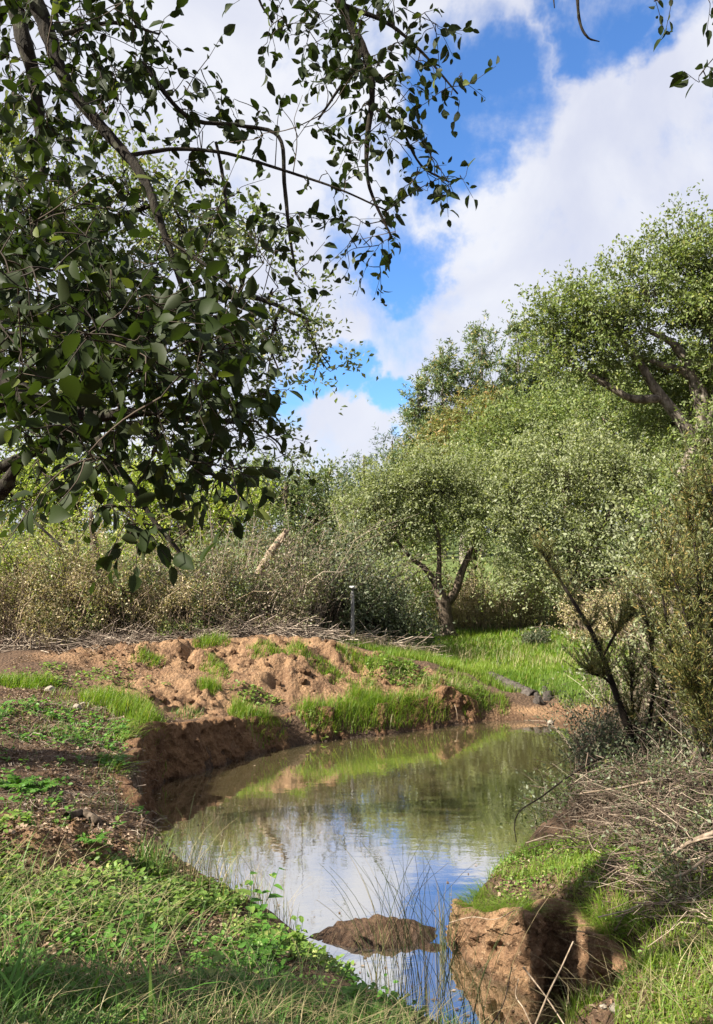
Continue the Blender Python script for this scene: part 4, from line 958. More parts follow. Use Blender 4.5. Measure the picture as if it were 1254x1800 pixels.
def disc(cx, cy, rx, ry, n, noise=True, sc=5., th=.42, seed=0):
    a = rng.random(n) * 6.283; r = np.sqrt(rng.random(n)); P = np.stack([cx + rx * r * np.cos(a), cy + ry * r * np.sin(a)], -1)
    if noise: P = P[fbm(P[:, 0] * sc, P[:, 1] * sc, seed=100 + seed, oct=3) > th + .25 * (rng.random(len(P)) - .5)]
    P = land_ok(P); return np.column_stack([P, hz(P[:, 0], P[:, 1]) - .008])


def put_blades(mb, P, h, wd, lean=(.1, .9), seg=3, hv=.45):
    n = len(P)
    if n: blades(mb, P, h * rng.uniform(1 - hv, 1 + hv, n), rng.uniform(*lean, n), rng.random(n) * 6.283, wd * rng.uniform(.6, 1.4, n), seg, np.stack([rng.random(n), np.clip(fbm(P[:, 0] * 1.3, P[:, 1] * 1.3, seed=66, oct=3) * 2.4 - .7, 0, 1), rng.random(n)], -1))


def tuft(name, label, spots, h, dens, m, group=None, wd=.006, lean=(.1, 1.0)):
    """spots: px, py, half-width, half-depth in metres"""
    mb = MB(); c0 = gnd(*spots[0][:2]); far_ = c0[1] > 7; h = h * (1.3 if far_ else 1); dens = dens * (1.5 if far_ else 1)
    for px, py, rx, ry in spots:
        c = gnd(px, py); n = int(dens * rx * ry * 3.14) + 30; a = rng.random(n) * 6.283; r = np.sqrt(rng.random(n))
        rx, ry = rx * 1.25, ry * 1.25; P = np.stack([c[0] + rx * r * np.cos(a), c[1] + ry * r * np.sin(a)], -1); k = hz(P[:, 0], P[:, 1]) > .03; P = P[k]; r = r[k]
        P3 = np.column_stack([P, hz(P[:, 0], P[:, 1]) - .01]); n = len(P3)
        blades(mb, P3, h * (1.15 - .6 * r) * rng.uniform(.6, 1.25, n), rng.uniform(*lean, n), rng.random(n) * 6.283, wd * rng.uniform(.6, 1.4, n), 3)
    o = mb.build(name, m); return tag(o, label, 'grass tuft', group)


G1 = M['grass']
tuft('grass_tuft', 'bright grass patch in the middle of the left spoil slope', [(205, 1232, .32, .18), (235, 1255, .22, .22), (262, 1275, .16, .2), (180, 1240, .2, .12)], .16, 2600, G1)
tuft('grass_tuft', 'round grass tuft alone on the clay heap', [(369, 1212, .12, .1)], .17, 4200, G1)
tuft('grass_tuft', 'grass tuft on the lip of the cut bank, first from the left', [(440, 1262, .2, .14), (470, 1272, .16, .1), (425, 1250, .12, .1)], .16, 3600, G1)
tuft('grass_tuft', 'long lush grass strip along the lip of the far bank', [(560, 1262, .22, .14), (610, 1262, .26, .16), (660, 1258, .26, .16), (710, 1252, .25, .16), (755, 1250, .24, .14), (640, 1240, .2, .14)], .20, 3600, G1)
tuft('grass_tuft', 'grass strip at the far left edge above the bare soil', [(10, 1204, .3, .12), (45, 1202, .2, .1), (75, 1203, .14, .1)], .13, 3400, G1)
tuft('grass_tuft', 'small grass patch on the left crest of the clay heap', [(255, 1160, .16, .1), (270, 1162, .12, .08)], .10, 3400, G1)
tuft('grass_tuft', 'grass tuft at the highest point of the clay heap', [(380, 1132, .16, .12), (358, 1136, .12, .1)], .16, 3000, G1)
tuft('grass_tuft', 'narrow grass streak running down the clay heap', [(372, 1166, .12, .12), (388, 1178, .12, .1)], .10, 3200, G1)
tuft('grass_tuft', 'grass tuft on the crest of the heap, left of the post', [(466, 1142, .2, .12)], .12, 3000, G1)
tuft('grass_tuft', 'small round grass tuft on the crest just right of the next one', [(518, 1144, .15, .12)], .15, 3000, G1)
tuft('grass_tuft', 'grass patch on the right shoulder of the clay heap', [(640, 1218, .18, .14), (660, 1170, .2, .16), (620, 1160, .2, .14), (690, 1162, .22, .14)], .13, 2600, G1)
tuft('grass_tuft', 'grass and weeds on the low bank left of the culvert', [(800, 1200, .2, .14), (845, 1225, .14, .14), (880, 1238, .1, .12), (820, 1240, .16, .1), (760, 1205, .14, .1)], .15, 2600, G1)
tuft('grass_tuft', 'tall pale grass beside the beach right of the culvert', [(995, 1215, .2, .2), (1015, 1232, .2, .16), (965, 1206, .14, .12)], .17, 2600, M['herb'])
tuft('grass_tuft', 'bright grass tuft at the foot of the earth block by the inlet', [(1020, 1768, .09, .07)], .13, 9000, G1, wd=.004)
tuft('grass_tuft', 'bright grass clump at the near edge of the water', [(820, 1796, .14, .08), (760, 1790, .12, .08), (860, 1800, .08, .05)], .10, 5200, G1, wd=.004)
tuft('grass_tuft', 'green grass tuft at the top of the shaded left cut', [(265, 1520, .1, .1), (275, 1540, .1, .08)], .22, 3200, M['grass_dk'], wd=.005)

for far, lx, ly, ox, oy in LIPS:
    n = 2600 if far else 2600; k = rng.integers(0, len(lx), n); x = lx[k] + rng.normal(size=n) * .05 + ox[k] * rng.uniform(0, .12, n); y = ly[k] + rng.normal(size=n) * .05 + oy[k] * rng.uniform(0, .12, n)
    kp = (vn(x * 2.4, y * 2.4, seed=41) + .4 * vn(x * 8, y * 8, seed=42) > (.78 if far else .5)) & ((hz(x, y) > .06) if far else (pond_sdf(x, y)[0] > .05)); x, y, k = x[kp], y[kp], k[kp]; n = len(x)
    mb = MB(); az = np.arctan2(-oy[k], -ox[k]) + rng.normal(size=n) * .9
    blades(mb, np.stack([x, y, hz(x, y) - .005 if far else np.maximum(hz(x, y), land(x, y) - .02)], -1), (.11 if far else .075) * rng.uniform(.5, 1.4, n), rng.uniform(.5, 2.0, n), az, (.006 if far else .0035) * rng.uniform(.6, 1.4, n), 3)
    tag(mb.build('grass_fringe', G1), 'grass fringe hanging over the lip of the far cut bank' if far else 'grass fringe hanging over the top of the earth block', 'grass', kind='stuff')
tuft('grass_tuft', 'tall dry-tipped grass at the right shoulder of the earth block', [(1070, 1660, .1, .08), (1085, 1700, .1, .08)], .11, 4200, M['herb'], wd=.0035)
tuft('grass_tuft', 'short grass patch near the right crest of the clay heap', [(560, 1165, .2, .12), (590, 1190, .16, .1)], .10, 2600, G1)
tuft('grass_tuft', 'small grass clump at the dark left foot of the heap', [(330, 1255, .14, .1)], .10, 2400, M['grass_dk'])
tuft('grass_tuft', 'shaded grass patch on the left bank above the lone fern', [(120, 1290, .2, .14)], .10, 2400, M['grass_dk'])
# meadow beyond, and turf on all banks
mb = MB()
def field(cx, cy, rx, ry, n, h, wd, th=.4, sc=3., seed=0, lean=(.1, .9), seg=2): put_blades(mb, disc(cx, cy, rx, ry, n, True, sc, th, seed), h, wd, lean, seg)
field(2.8, 13.4, 2.6, 2.2, 24000, .12, .012, .35); field(2.8, 16.2, 3.2, 1.5, 11000, .14, .018, .35, seed=31); field(.8, 12.4, 1.3, .7, 9000, .11, .009, .38); field(3.4, 11.4, 1.3, 1.0, 9000, .12, .010, .33, seed=2); field(4.5, 15, 3.5, 1.6, 7000, .16, .018, .35)
field(1.0, 11.6, 1.2, .5, 6000, .10, .008, .38, seed=3); field(2.1, 11.3, .6, .5, 3500, .10, .007, .36, seed=4); field(3.2, 10.4, .3, .5, 1800, .09, .006, .38, seed=5); field(-3.3, 8.1, 1.2, .5, 900, .08, .006, .55, seed=6)
tag(mb.build('meadow_grass', G1), 'bright grass of the meadow beyond the pond', 'grass', kind='stuff')
mb = MB()
field(-1.35, 2.7, .7, .38, 4200, .17, .0055, .34, 2.5, 7, (.3, 1.5), 3); field(-.7, 2.9, .5, .35, 1300, .14, .005, .42, 3, 8, (.3, 1.6), 3); field(-1.6, 3.7, .8, .5, 700, .09, .0045, .52, 3, 9, (.3, 1.5), 3)
field(-.2, 2.9, .7, .35, 1200, .15, .0045, .42, 3, 10, (.2, 1.5), 3); field(-2.3, 5.9, .8, 1.2, 1800, .09, .004, .55, 3, 11, (.2, 1.3), 2); field(.4, 3.15, .55, .25, 1500, .12, .0045, .36, 3, 12, (.1, 1.0), 3)
field(-2.7, 7.2, .7, .6, 1200, .08, .005, .52, 3, 14, (.2, 1.2), 2)
field(-1.2, 3.6, 1.0, .6, 700, .20, .006, .58, 4, 27, (.2, 1.2), 3); field(-1.9, 4.6, .7, .7, 400, .13, .005, .58, 4, 28, (.2, 1.2), 3)
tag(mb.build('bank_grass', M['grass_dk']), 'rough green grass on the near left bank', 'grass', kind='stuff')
mb = MB()
field(1.45, 3.2, .4, .55, 3600, .09, .004, .36, 4, 13, (.2, 1.2), 3); field(1.6, 3.9, .5, .5, 3000, .11, .004, .42, 4, 15, (.2, 1.2), 3); field(2.4, 3.4, .8, .9, 2600, .10, .005, .45, 3, 29, (.3, 1.4), 2); field(3.2, 5.0, .8, 1.2, 2000, .10, .006, .48, 3, 32, (.3, 1.4), 2); field(1.25, 5.0, .45, .3, 2600, .09, .004, .40, 4, 16, (.2, 1.1), 2); field(1.25, 4.55, .25, .25, 700, .08, .004, .46, 4, 17, (.2, 1.1), 2)
tag(mb.build('bank_grass', G1), 'sunlit short grass on the right bank above the earth block', 'grass', kind='stuff')
# straw
mb = MB()
field(-.2, 3.0, .7, .45, 1200, .19, .0032, .36, 3, 18, (.8, 2.4), 3); field(-.9, 3.1, .8, .5, 800, .18, .003, .45, 3, 19, (.6, 2.2), 3); field(-1.3, 3.7, .7, .4, 700, .2, .003, .45, 3, 20, (.8, 2.4), 3); field(2.6, 13.6, 2.4, 1.4, 3000, .22, .008, .5, 3, 21, (.2, 1.0), 2)
field(1.5, 3.6, .6, .6, 900, .2, .003, .45, 3, 22, (.6, 2.2), 3); field(1.0, 10.3, .6, .25, 700, .18, .006, .4, 3, 23, (.4, 1.5), 2); field(-.75, 4.75, .4, .25, 260, .25, .003, .4, 3, 24, (.2, .9), 3); field(.1, 11.9, 1.2, .3, 900, .25, .006, .45, 3, 25, (.3, 1.2), 2)
tag(mb.build('dry_grass', M['straw']), 'dry straw-coloured grass bent over along the near bank', 'grass', kind='stuff')


# low herbs: rosettes and sprawling stems of small leaves
def herbs(name, label, spots, m, size, hmax, wid=.6):
    mb = MB()
    for cx, cy, rx, ry, n, th, sd in spots:
        P = disc(cx, cy, rx, ry, n, True, 4., th, sd); n = len(P)
        if not n: continue
        per = 9; C = np.repeat(P, per, 0); tot = n * per; hh = np.repeat(hmax * rng.uniform(.25, 1, n), per) * rng.random(tot)
        C = C + rng.normal(size=(tot, 3)) * np.array([.022, .022, 0]); C[:, 2] += hh
        az = rng.random(tot) * 6.283; ax = unit(np.stack([np.cos(az), np.sin(az), rng.uniform(-.2, .7, tot)], -1)); nr = unit(np.array([0, 0, 1.]) + rng.normal(size=(tot, 3)) * .35); nr = unit(nr - ax * np.sum(nr * ax, 1, keepdims=True))
        L = size * rng.uniform(.5, 1.4, tot); leaf_hex(mb, C, ax, nr, L, L * wid, np.stack([rng.random(tot), np.repeat(rng.random(n), per), rng.random(tot)], -1))
    return tag(mb.build(name, m), label, 'herbs', kind='stuff')


p1 = gnd(310, 1575); p2 = gnd(250, 1590); p3 = gnd(150, 1590); p4 = gnd(560, 1690)
herbs('low_herbs', 'sunlit yellow-green herbs at the near left shore', [(p1[0], p1[1], .5, .22, 620, .44, 1), (p2[0] - .1, p2[1] - .1, .4, .2, 300, .5, 2), (p3[0], p3[1] - .1, .5, .25, 260, .5, 3), (p4[0] - .1, p4[1], .3, .3, 260, .48, 4), (-2.0, 4.3, .3, .5, 260, .45, 5), (-.35, 4.1, .35, .3, 240, .48, 6)], M['herb'], .030, .09)
herbs('low_herbs', 'darker green herbs and seedlings in the left foreground', [(-1.1, 3.5, .9, .5, 420, .54, 7), (-.3, 3.5, .6, .45, 360, .54, 8), (-2.2, 5.8, .8, 1.3, 200, .56, 9), (-1.5, 2.8, .8, .4, 500, .45, 10), (-2.6, 7.0, .6, .6, 260, .5, 26)], M['fern'], .034, .10)
herbs('low_herbs', 'small weeds over the right bank by the brush heap', [(1.4, 3.4, .6, .7, 1100, .42, 11), (1.35, 5.0, .5, .35, 700, .42, 12), (1.9, 4.3, .5, .5, 500, .46, 13), (1.1, 4.6, .3, .25, 160, .48, 14), (2.6, 3.8, .8, 1.0, 500, .48, 19)], M['herb'], .018, .06)
herbs('low_herbs', 'weeds among the far grass and clods', [(.9, 10.5, .8, .35, 500, .42, 15), (-1.0, 9.3, .8, .2, 160, .5, 16), (3.2, 11.8, 1.2, .8, 500, .45, 17), (-3.0, 9.0, .9, .5, 160, .52, 18)], M['herb'], .035, .10)

# leaf litter
mb = MB()
for cx, cy, rx, ry, n in ((-2.2, 5.8, 1.0, 1.5, 9000), (-2.6, 7.6, 1.0, .9, 4500), (-1.5, 4.4, .9, .6, 7000), (-.9, 3.4, 1.2, .7, 8000), (1.6, 4.8, .8, .7, 3500), (1.4, 3.3, .6, .7, 1500), (-3.2, 9.6, .9, .9, 2000), (2.2, 6.6, .5, .8, 1800)):
    P = disc(cx, cy, rx, ry, n, True, 2.5, .36, 30); k = len(P); P[:, 2] += .012 + rng.random(k) * .012
    az = rng.random(k) * 6.283; ax = unit(np.stack([np.cos(az), np.sin(az), rng.normal(size=k) * .3], -1)); nr = unit(np.array([0, 0, 1.]) + rng.normal(size=(k, 3)) * .45); nr = unit(nr - ax * np.sum(nr * ax, 1, keepdims=True)); L = .028 * rng.uniform(.4, 1.4, k)
    leaf_quads(mb, P, ax, nr, L, L * .55, rng.random((k, 3)), .2)
tag(mb.build('leaf_litter', M['litter']), 'brown leaf litter strewn over the banks', 'litter', kind='stuff')


# flecks and fallen leaves floating near the shore
mb = MB(); k = 0; PS = []
while len(PS) < 190:
    q = rng.integers(len(PO)); p = PO[q] + rng.normal(size=2) * .22
    if hz(p[0], p[1]) < -.01: PS.append(p)
PS = np.column_stack([np.array(PS), np.full(190, .003)]); az = rng.random(190) * 6.283; ax = np.stack([np.cos(az), np.sin(az), 0 * az], -1); nr = np.tile([0, 0, 1.], (190, 1)); L = .03 * rng.uniform(.3, 1.3, 190)
leaf_quads(mb, PS, ax, nr, L, L * .5, rng.random((190, 3)), .06); tag(mb.build('floating_leaves', M['litter']), 'fallen leaves and flecks floating along the shore', 'litter', kind='stuff')


# ferns and broad-leaved plants: each a thing
def fern(label, px, py, fronds, L, m, up=.5):
    c = gnd(px, py); root = thing('fern', label, 'fern', c)
    for q in range(fronds):
        az = q / fronds * 6.283 + rng.normal() * .25; l = L * rng.uniform(.7, 1.15); t = np.linspace(0, 1, 9)[:, None]; d = np.array([math.cos(az), math.sin(az), 0])
        P = c + d * l * t * .8 + np.array([0, 0, 1]) * l * (up * 1.6 * t - up * 1.15 * t ** 2); mb = MB(); tube(mb, P, np.linspace(.002, .0008, 9), 3)
        s = np.linspace(.18, .98, 17); C = np.stack([np.interp(s, t[:, 0], P[:, k]) for k in range(3)], -1); sdv = np.cross(d, [0, 0, 1]); C2 = np.concatenate([C, C]); n = len(C2)
        ax = unit(np.concatenate([sdv + d * .5 + 0 * C, -sdv + d * .5 + 0 * C]) + rng.normal(size=(n, 3)) * .15 + np.array([0, 0, .1])); nr = unit(np.array([0, 0, 1.]) - ax * ax[:, 2:]); ll = np.concatenate([l * .34 * (1.08 - s)] * 2)
        leaf_hex(mb, C2, ax, nr, ll, ll * .34, rng.random((n, 3))); mb.build('frond', m, root)
    return root


fern('bright green fern alone in the shade of the left bank', 193, 1345, 9, .22, M['fern'])
fern('bushy bright fern low at the left edge of the bank', 30, 1385, 10, .24, M['fern'], .4)
fern('fern beside the bushy one, nearer the water', 68, 1392, 8, .2, M['fern'], .4)
fern('small fern at the foot of the left cut by the moss', 165, 1478, 8, .15, M['fern'], .35)
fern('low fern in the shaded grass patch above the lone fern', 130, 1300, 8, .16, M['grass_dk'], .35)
fern('upright feathery seedling on the right bank under the dead branch', 1140, 1545, 7, .22, M['herb'], .8)


def broad(label, px, py, h, leaves, L, m, stems=1, wid=.55, name='leafy_weed'):
    c = gnd(px, py); root = thing(name, label, 'plant', c)
    for s in range(stems):
        tipv = c + np.array([rng.normal() * .07 * (stems > 1), rng.normal() * .05 * (stems > 1), h * rng.uniform(.75, 1.1)]); P = wob(c - (0, 0, .02), tipv, 6, .08); mb = MB(); tube(mb, spline(P, 3), np.linspace(.003, .0012, 16), 5); mb.build('stem', m, root, True)
        for q in range(leaves):
            f = .25 + .75 * q / max(leaves - 1, 1); k = f * 5; i = min(int(k), 4); b0 = P[i] * (1 - (k - i)) + P[i + 1] * (k - i); az = q * 2.4 + rng.normal() * .3; ax = unit(np.array([[math.cos(az), math.sin(az), .25 + rng.normal() * .2]])); nr = unit(np.array([[0, 0, 1.]]) - ax * ax[:, 2:])
            l = L * rng.uniform(.7, 1.15) * (1.15 - .5 * f); mb = MB(); leaf_hex(mb, b0[None], ax, nr, [l], [l * wid], rng.random((1, 3)), .12, .3); mb.build('leaf', m, root)
    return root


broad('dark green weed with broad leaves standing over the water edge', 440, 1625, .24, 9, .10, M['fern'], 2)
broad('bright leafy weed right of the broad-leaved one at the shore', 520, 1690, .20, 8, .06, M['herb'], 4)
broad('leafy weed at the shore between the two bushier ones', 480, 1690, .2, 8, .06, M['fern'], 3)
broad('lit dock plant with large upright leaves in the front grass', 375, 1740, .16, 6, .09, M['herb'], 1)
broad('pale broad-leaved weed at the left edge of the lit soil', 15, 1560, .16, 8, .06, M['herb'], 3)
broad('pale weed by the broken log on the left bank', 100, 1460, .18, 8, .06, M['herb'], 2)
branch('dead_branch', 'short rotten log with red heart on the left bank', [gnd(118, 1445) + (0, 0, .03), gnd(145, 1440) + (0, 0, .04), gnd(172, 1452) + (0, 0, .03)], .032, .026, M['bark_brown'])
for spec in [('broad strap leaves of a tall grass at the bottom of the picture', 270, 1795, 7, .34), ('strap-leaved grass at the bottom left corner', 30, 1795, 9, .3), ('yellowish strap-leaved grass left of centre in front', 180, 1770, 7, .24)]:
    lb, px, py, n, h = spec; c = gnd(px, py); mb = MB(); P = c + rng.normal(size=(n, 3)) * np.array([.03, .03, 0]); blades(mb, P, h * rng.uniform(.7, 1.2, n), rng.uniform(.3, 1.3, n), rng.random(n) * 6.283, np.full(n, .016), 6); tag(mb.build('strap_grass', M['fern']), lb, 'grass tuft')

# rushes: thin stems over the water
def rushes(label, spots, n, h, lean):
    mb = MB(); k = 8; P = np.zeros((n, k, 3)); t = np.linspace(0, 1, k)
    for q in range(n):
        x, y, r = spots[q % len(spots)]; x += rng.normal() * r; y += rng.normal() * r; hh = h * rng.uniform(.45, 1.1); a = rng.normal() * 1.0 + math.pi * (rng.random() < .6); l = hh * rng.uniform(*lean)
        P[q] = np.stack([x + math.cos(a) * l * t ** 1.8, y + math.sin(a) * l * .5 * t ** 1.8, max(float(hz(x, y)), -.1) + hh * (t - .12 * t ** 3)], -1)
    tubes_batch(mb, P, np.linspace(.0019, .0007, k)[None] * rng.uniform(.6, 1.2, n)[:, None], 4); return tag(mb.build('rush_tuft', M['rush']), label, 'rushes')


rushes('tall thin rushes leaning over the inlet in front', [(.25, 3.75, .07), (.45, 3.6, .08), (.12, 3.95, .06), (.35, 3.9, .06)], 85, .85, (.05, .55))
rushes('small clump of upright rushes at the left end of the earth block', [(.50, 4.62, .025)], 34, .42, (.02, .25))
rushes('sparse dry stalks at the near left shore', [(-.95, 4.95, .12), (-.7, 4.75, .12)], 40, .45, (.05, .6))

# ------------------------------------------------------------------ the overhanging oak in front
def near_leaf(var):
    """one serrate oval leaf, unit length along +x, midrib fold, curl; returns verts and faces"""
    r = np.random.default_rng(50 + var); n = 6; t = np.linspace(0, 1, n + 1); prof = np.sin(math.pi * np.clip(t, 0, 1) ** .85) ** .8 * (.235 + .07 * r.random()); prof[0] = .012; prof[-1] = .0
    prof[1:-1] *= 1 + .10 * np.where(np.arange(n - 1) % 2, 1, -1) * .6; curl = .05 + .38 * r.random(); fold = .10 + .12 * r.random(); bend = (r.random() - .5) * .12; tw_ = (r.random() - .5) * .5
    V = []
    for k in range(n + 1):
        cz = -curl * t[k] ** 2; cy = bend * t[k] ** 2; w_ = prof[k]; ca, sa = math.cos(tw_ * t[k]), math.sin(tw_ * t[k])
        for s in (-1, 0, 1):
            yy, zz_ = s * w_, abs(s) * w_ * fold * 2.2; V.append((t[k] + (.02 * abs(s) if k < n else 0), cy + yy * ca - zz_ * sa, cz + yy * sa + zz_ * ca))
    Q = [[k * 3 + a, k * 3 + 3 + a, k * 3 + 4 + a, k * 3 + 1 + a] for k in range(n) for a in (0, 1)]
    V = [(-.16, 0, .012), (-.16, .01, 0)] + V; Q = [[q + 2 for q in f] for f in Q] + [[0, 1, 4, 2]]
    return np.array(V), np.array(Q)


LV = [near_leaf(v) for v in range(7)]
def P3(px, py, Y, wpx): return tp(px, py, Y, wpx)
LIMB = [
    [(20, -260, 2.1, 40), (40, -80, 2.0, 32), (85, 60, 2.0, 27), (120, 150, 2.0, 22), (190, 235, 2.0, 20), (250, 310, 1.95, 17), (292, 420, 1.9, 13), (330, 530, 1.85, 10), (372, 620, 1.8, 8), (400, 700, 1.75, 6), (440, 770, 1.7, 4)],
    [(-10, -260, 2.3, 40), (10, -60, 2.25, 32), (40, 60, 2.2, 28), (62, 150, 2.2, 22), (72, 240, 2.2, 18), (75, 320, 2.2, 9)],
    [(-420, 520, 1.9, 90), (-120, 610, 1.7, 60), (0, 672, 1.65, 44), (60, 705, 1.6, 38), (120, 725, 1.55, 32), (190, 730, 1.5, 24), (260, 725, 1.5, 14), (340, 735, 1.5, 8), (420, 745, 1.5, 4)],
    [(150, 725, 1.55, 18), (185, 790, 1.5, 13), (230, 850, 1.45, 12), (270, 915, 1.42, 9), (300, 950, 1.4, 8), (320, 977, 1.4, 7)],
    [(200, 735, 1.5, 10), (270, 770, 1.5, 8), (330, 810, 1.5, 7), (400, 850, 1.5, 5), (440, 890, 1.48, 3)],
    [(75, 712, 1.6, 13), (88, 750, 1.6, 11), (95, 785, 1.6, 8)],
    [(110, 725, 1.55, 9), (180, 690, 1.5, 7), (260, 640, 1.45, 5), (330, 600, 1.4, 3)],
    [(0, 585, 1.7, 7), (90, 588, 1.65, 6), (200, 600, 1.55, 5), (300, 650, 1.5, 3)],
    [(-200, 900, 2.1, 50), (-30, 870, 1.95, 36), (8, 855, 1.9, 28), (22, 832, 1.88, 20), (60, 790, 1.85, 9), (120, 760, 1.8, 5)],
    [(20, 870, 1.9, 6), (60, 915, 1.85, 6), (108, 960, 1.8, 4)],
    [(560, -240, 2.5, 26), (585, -60, 2.4, 22), (605, 20, 2.4, 19), (640, 90, 2.4, 15), (655, 160, 2.4, 11), (645, 255, 2.4, 9), (650, 330, 2.4, 6), (690, 420, 2.4, 4)],
    [(605, 10, 2.4, 9), (680, 40, 2.4, 7), (740, 90, 2.4, 5), (805, 165, 2.4, 3)],
    [(645, 180, 2.4, 7), (700, 220, 2.4, 5), (740, 290, 2.4, 4), (790, 320, 2.4, 3)],
    [(640, 90, 2.4, 7), (600, 150, 2.35, 5), (560, 210, 2.3, 4)],
    [(215, 275, 2.0, 8), (310, 262, 2.1, 7), (400, 270, 2.1, 6), (500, 300, 2.1, 5), (590, 330, 2.1, 4), (680, 370, 2.1, 3)],
    [(250, 110, 2.1, 9), (330, 205, 2.15, 8), (420, 220, 2.2, 7), (490, 240, 2.2, 7), (500, 320, 2.2, 8), (508, 400, 2.2, 6), (520, 480, 2.2, 4)],
    [(380, 250, 2.1, 6), (392, 310, 2.1, 6), (400, 380, 2.1, 5)],
    [(420, -200, 2.5, 9), (450, -20, 2.5, 5), (480, 40, 2.5, 3)],
    [(110, 60, 2.0, 9), (200, 40, 2.05, 7), (280, 60, 2.1, 4)],
    [(290, 420, 1.9, 8), (380, 480, 1.85, 6), (450, 560, 1.8, 4), (490, 650, 1.75, 3)],
    [(1000, -260, 2.1, 10), (1014, -20, 2.0, 6), (1020, 40, 2.0, 5), (1034, 66, 2.0, 4), (1054, 73, 2.0, 2)],
    [(1330, -120, 2.0, 14), (1290, 20, 2.0, 9), (1262, 90, 2.0, 4)], [(1290, -60, 2.0, 8), (1220, -25, 2.0, 5), (1150, 2, 2.0, 2)], [(965, -120, 2.2, 4), (972, -20, 2.2, 3), (975, 14, 2.2, 2)]]
# clusters of leaves: px, py, half width, half height, depth, leaves, leaf length (m)
CLU = [(60, 40, 110, 90, 2.1, 115, .055), (200, 60, 110, 80, 2.1, 95, .055), (90, 180, 110, 70, 2.0, 85, .055), (50, 300, 80, 130, 1.9, 85, .056), (160, 350, 80, 60, 1.9, 40, .055), (200, 180, 60, 60, 2.0, 25, .055), (320, 130, 90, 70, 2.2, 26, .05), (420, 225, 110, 75, 2.2, 52, .052), (340, 320, 70, 60, 2.1, 26, .055),
       (650, 60, 130, 80, 2.4, 130, .055), (700, 140, 100, 60, 2.4, 42, .05), (480, 30, 80, 60, 2.5, 22, .055), (570, 100, 70, 60, 2.4, 30, .052), (620, 215, 80, 50, 2.4, 34, .05), (800, 160, 40, 35, 2.4, 8, .052), (690, 270, 90, 60, 2.4, 36, .05), (770, 310, 50, 35, 2.4, 18, .05), (700, 340, 60, 40, 2.4, 14, .05), (650, 440, 45, 60, 2.4, 26, .045),
       (570, 345, 60, 60, 2.2, 22, .05), (500, 440, 50, 80, 2.15, 30, .05), (410, 380, 60, 60, 2.0, 24, .055),
       (80, 470, 120, 80, 1.55, 120, .055), (40, 420, 70, 60, 1.7, 40, .055), (230, 480, 110, 80, 1.55, 85, .055), (150, 740, 120, 50, 1.6, 40, .055), (400, 540, 60, 70, 1.7, 30, .052), (110, 400, 90, 60, 1.8, 40, .055), (340, 520, 90, 80, 1.6, 45, .055), (70, 590, 110, 60, 1.4, 75, .055), (210, 590, 110, 60, 1.4, 80, .055), (330, 620, 100, 70, 1.45, 80, .052), (250, 690, 110, 60, 1.45, 50, .052), (380, 720, 80, 70, 1.55, 46, .052), (110, 680, 100, 40, 1.45, 22, .055), (440, 620, 50, 110, 1.75, 26, .052),
       (190, 850, 60, 60, 1.42, 24, .05), (290, 800, 70, 50, 1.48, 28, .05), (380, 830, 70, 45, 1.5, 28, .05), (260, 925, 50, 45, 1.4, 12, .05), (70, 860, 50, 30, 1.42, 9, .05), (420, 895, 30, 18, 1.48, 4, .05), (480, 770, 40, 60, 1.7, 12, .045), (120, 800, 60, 60, 1.5, 14, .05), (60, 760, 60, 40, 1.6, 10, .05),
       (1245, 130, 22, 40, 2.0, 6, .055), (1165, 0, 22, 8, 2.0, 5, .04), (1250, 18, 12, 20, 2.0, 3, .045)]
oak = thing('overhanging_oak', 'dark oak with big leaves hanging over the view from the upper left', 'tree', on(-4.6, 1.4))
mb = MB(); tube(mb, spline([on(-4.6, 1.4, -.1), (-4.5, 1.45, 1.8), (-4.2, 1.6, 3.0), (-4.0, 1.8, 4.2), (-4.2, 2.2, 5.6)], 6), np.linspace(.26, .10, 25), 12, .08); mb.build('trunk', M['bark_dark'], oak, True)
# limbs outside the frame that carry the branches in view
for s in ([(-4.3, 1.55, 2.5), (-3.0, 1.7, 3.0), (-1.8, 1.85, 2.95), at(-420, 520, 1.9)], [(-4.1, 1.75, 3.7), (-2.6, 1.9, 4.2), (-1.4, 2.1, 4.15), at(20, -260, 2.1)], [(-4.1, 1.75, 3.7), (-2.8, 2.2, 4.5), (-1.3, 2.3, 4.4), at(-10, -260, 2.3)], [(-4.0, 1.8, 4.2), (-2.4, 2.1, 4.9), (-1.0, 2.4, 4.7), at(560, -240, 2.5)],
          [at(560, -240, 2.5) + (-.5, 0, .15), (.0, 2.4, 4.75), at(420, -200, 2.5)], [(-1.0, 2.4, 4.7), (.2, 2.3, 5.0), (.9, 2.1, 4.6), at(1330, -120, 2.0)], [(.2, 2.3, 5.0), (.5, 2.15, 4.5), at(1000, -260, 2.1)], [(-4.3, 1.55, 2.2), (-2.6, 1.8, 2.3), at(-200, 900, 2.1)], [(.2, 2.3, 5.0), (.5, 2.2, 4.3), at(965, -120, 2.2)], [(.9, 2.1, 4.6), (.98, 2.05, 4.0), at(1290, -60, 2.0)]):
    mb = MB(); tube(mb, spline(np.array(s), 6), np.linspace(.06, .03, (len(s) - 1) * 6 + 1) if s[0][0] < -3 else np.linspace(.02, .008, (len(s) - 1) * 6 + 1), 8, .08); mb.build('limb', M['bark_dark'], oak, True)
LP = []
for lm in LIMB:
    p = np.array([P3(*q) for q in lm]); Q = spline(p[:, :3], 6); R = np.interp(np.linspace(0, 1, len(Q)), np.linspace(0, 1, len(p)), p[:, 3]); mb = MB(); tube(mb, Q, R, 8, .13); mb.build('branch', M['bark_dark'], oak, True); LP.append(Q)
LP = np.vstack(LP); pool = [LP]; tw = MB(); leaves = []
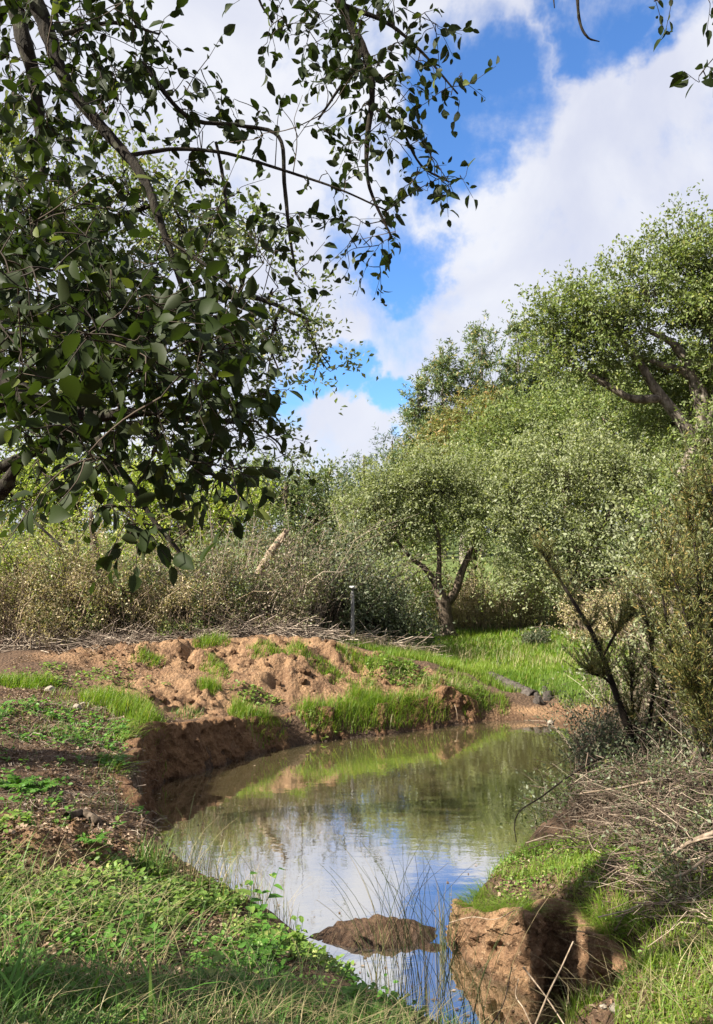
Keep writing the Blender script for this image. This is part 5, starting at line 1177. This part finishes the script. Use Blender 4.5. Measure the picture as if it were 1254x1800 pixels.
for px, py, rx, ry, Yc_, nl, ll in CLU:
    nl = int(nl * LEAFK); done = 0
    while done < nl:
        a = rng.random() * 6.283; r = math.sqrt(rng.random()); e = at(px + rx * r * math.cos(a), py + ry * r * math.sin(a), Yc_ + rng.normal() * .16)
        dd = np.linalg.norm(LP - e, axis=1); s = LP[int(np.argmin(dd + rng.random(len(dd)) * .03))]
        P = wob(s, e, 6, .12, .04); LP = np.vstack([LP, P[2:5]]); dl = unit(e - s) * .5 + rng.normal(size=3) * .4 + np.array([0, 0, -.3]); P = np.vstack([P, e + unit(dl) * rng.uniform(.04, .10)]); Q = spline(P[[0, 2, 4, 5, 6]], 3)
        tube(tw, Q, np.linspace(.0017, .0007, len(Q)), 3, attr=rng.random(3)); m = int(rng.integers(4, 8)); cum = np.append(0, np.cumsum(np.linalg.norm(np.diff(Q, axis=0), axis=1))); Lt = cum[-1]
        for q in range(m):
            s_ = Lt - (q * rng.uniform(.014, .022) if q else 0)
            if s_ < Lt * .15: s_ = Lt * rng.uniform(.3, 1)
            b0 = np.array([np.interp(s_, cum, Q[:, c]) for c in range(3)]); d0 = unit(Q[-1] - Q[-3])
            ax = unit(d0 * .7 + rng.normal(size=3) * .7 + np.array([0, 0, -.2])); nr = rng.normal(size=3) * .7 + np.array([0, 0, .6]); nr = unit(nr - ax * (nr @ ax)); leaves.append((b0 + ax * .006, ax, nr, ll * .70 * rng.uniform(.45, 1.25))); done += 1
tag(tw.build('twigs', M['twig_dark'], oak, True), kind='stuff')
# the 300 that show largest are leaves of their own, the rest one mass
def vis(l):
    c = l[0] + l[1] * l[3] * .5; d = c - np.array([0, 0, CAMZ]); dist = np.linalg.norm(d); u_, v_ = d[0] / d[1] * FPX + CX, HOR - d[2] / d[1] * FPX
    return (l[3] / dist) ** 2 * abs(l[2] @ d / dist) * (0 < u_ < 1254 and 0 < v_ < 1800)
leaves.sort(key=vis, reverse=True)
LM = []
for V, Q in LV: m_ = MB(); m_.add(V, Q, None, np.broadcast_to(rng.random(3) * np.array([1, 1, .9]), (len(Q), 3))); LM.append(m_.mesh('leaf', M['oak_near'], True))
from mathutils import Matrix
for k, (b0, ax, nr, ll) in enumerate(leaves[:300]):
    o = bpy.data.objects.new('leaf', LM[k % 7]); COL.objects.link(o); o.parent = oak; y_ = np.cross(nr, ax)
    mw_ = Matrix(((ax[0] * ll, y_[0] * ll, nr[0] * ll, b0[0] - oak.location[0]), (ax[1] * ll, y_[1] * ll, nr[1] * ll, b0[1] - oak.location[1]), (ax[2] * ll, y_[2] * ll, nr[2] * ll, b0[2] - oak.location[2]), (0, 0, 0, 1))); o.matrix_local = mw_
mb = MB()
for k, (b0, ax, nr, ll) in enumerate(leaves[300:]):
    V, Q = LV[k % 7]; B = np.stack([ax, np.cross(nr, ax), nr]); mb.add(b0 + (V * ll) @ B, Q, None, np.broadcast_to(rng.random(3), (len(Q), 3)))
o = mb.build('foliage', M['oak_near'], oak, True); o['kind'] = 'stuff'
# the rest of its crown, above and left of the frame
mb = MB(); C = np.vstack([lobe_pts(lb, n, -.8, .5) for lb, n in CROWN]); C = C[(C[:, 0] / np.maximum(C[:, 1], .3) < -.56) | (C[:, 1] < .3) | ((C[:, 2] - CAMZ) / np.maximum(C[:, 1], .3) > .80)]
for gx_, gy_, gr in ((.75, 4.4, .9), (-1.6, 4.5, .5), (-.75, 5.0, .45), (1.4, 3.4, .5), (-.3, 4.2, .3), (-1.9, 8.8, 1.2)):    # openings in the crown that let the sun through
    t_ = (C[:, 2] - .5) / SUN[2]; C = C[np.hypot(C[:, 0] - SUN[0] * t_ - gx_, C[:, 1] - SUN[1] * t_ - gy_) > gr]
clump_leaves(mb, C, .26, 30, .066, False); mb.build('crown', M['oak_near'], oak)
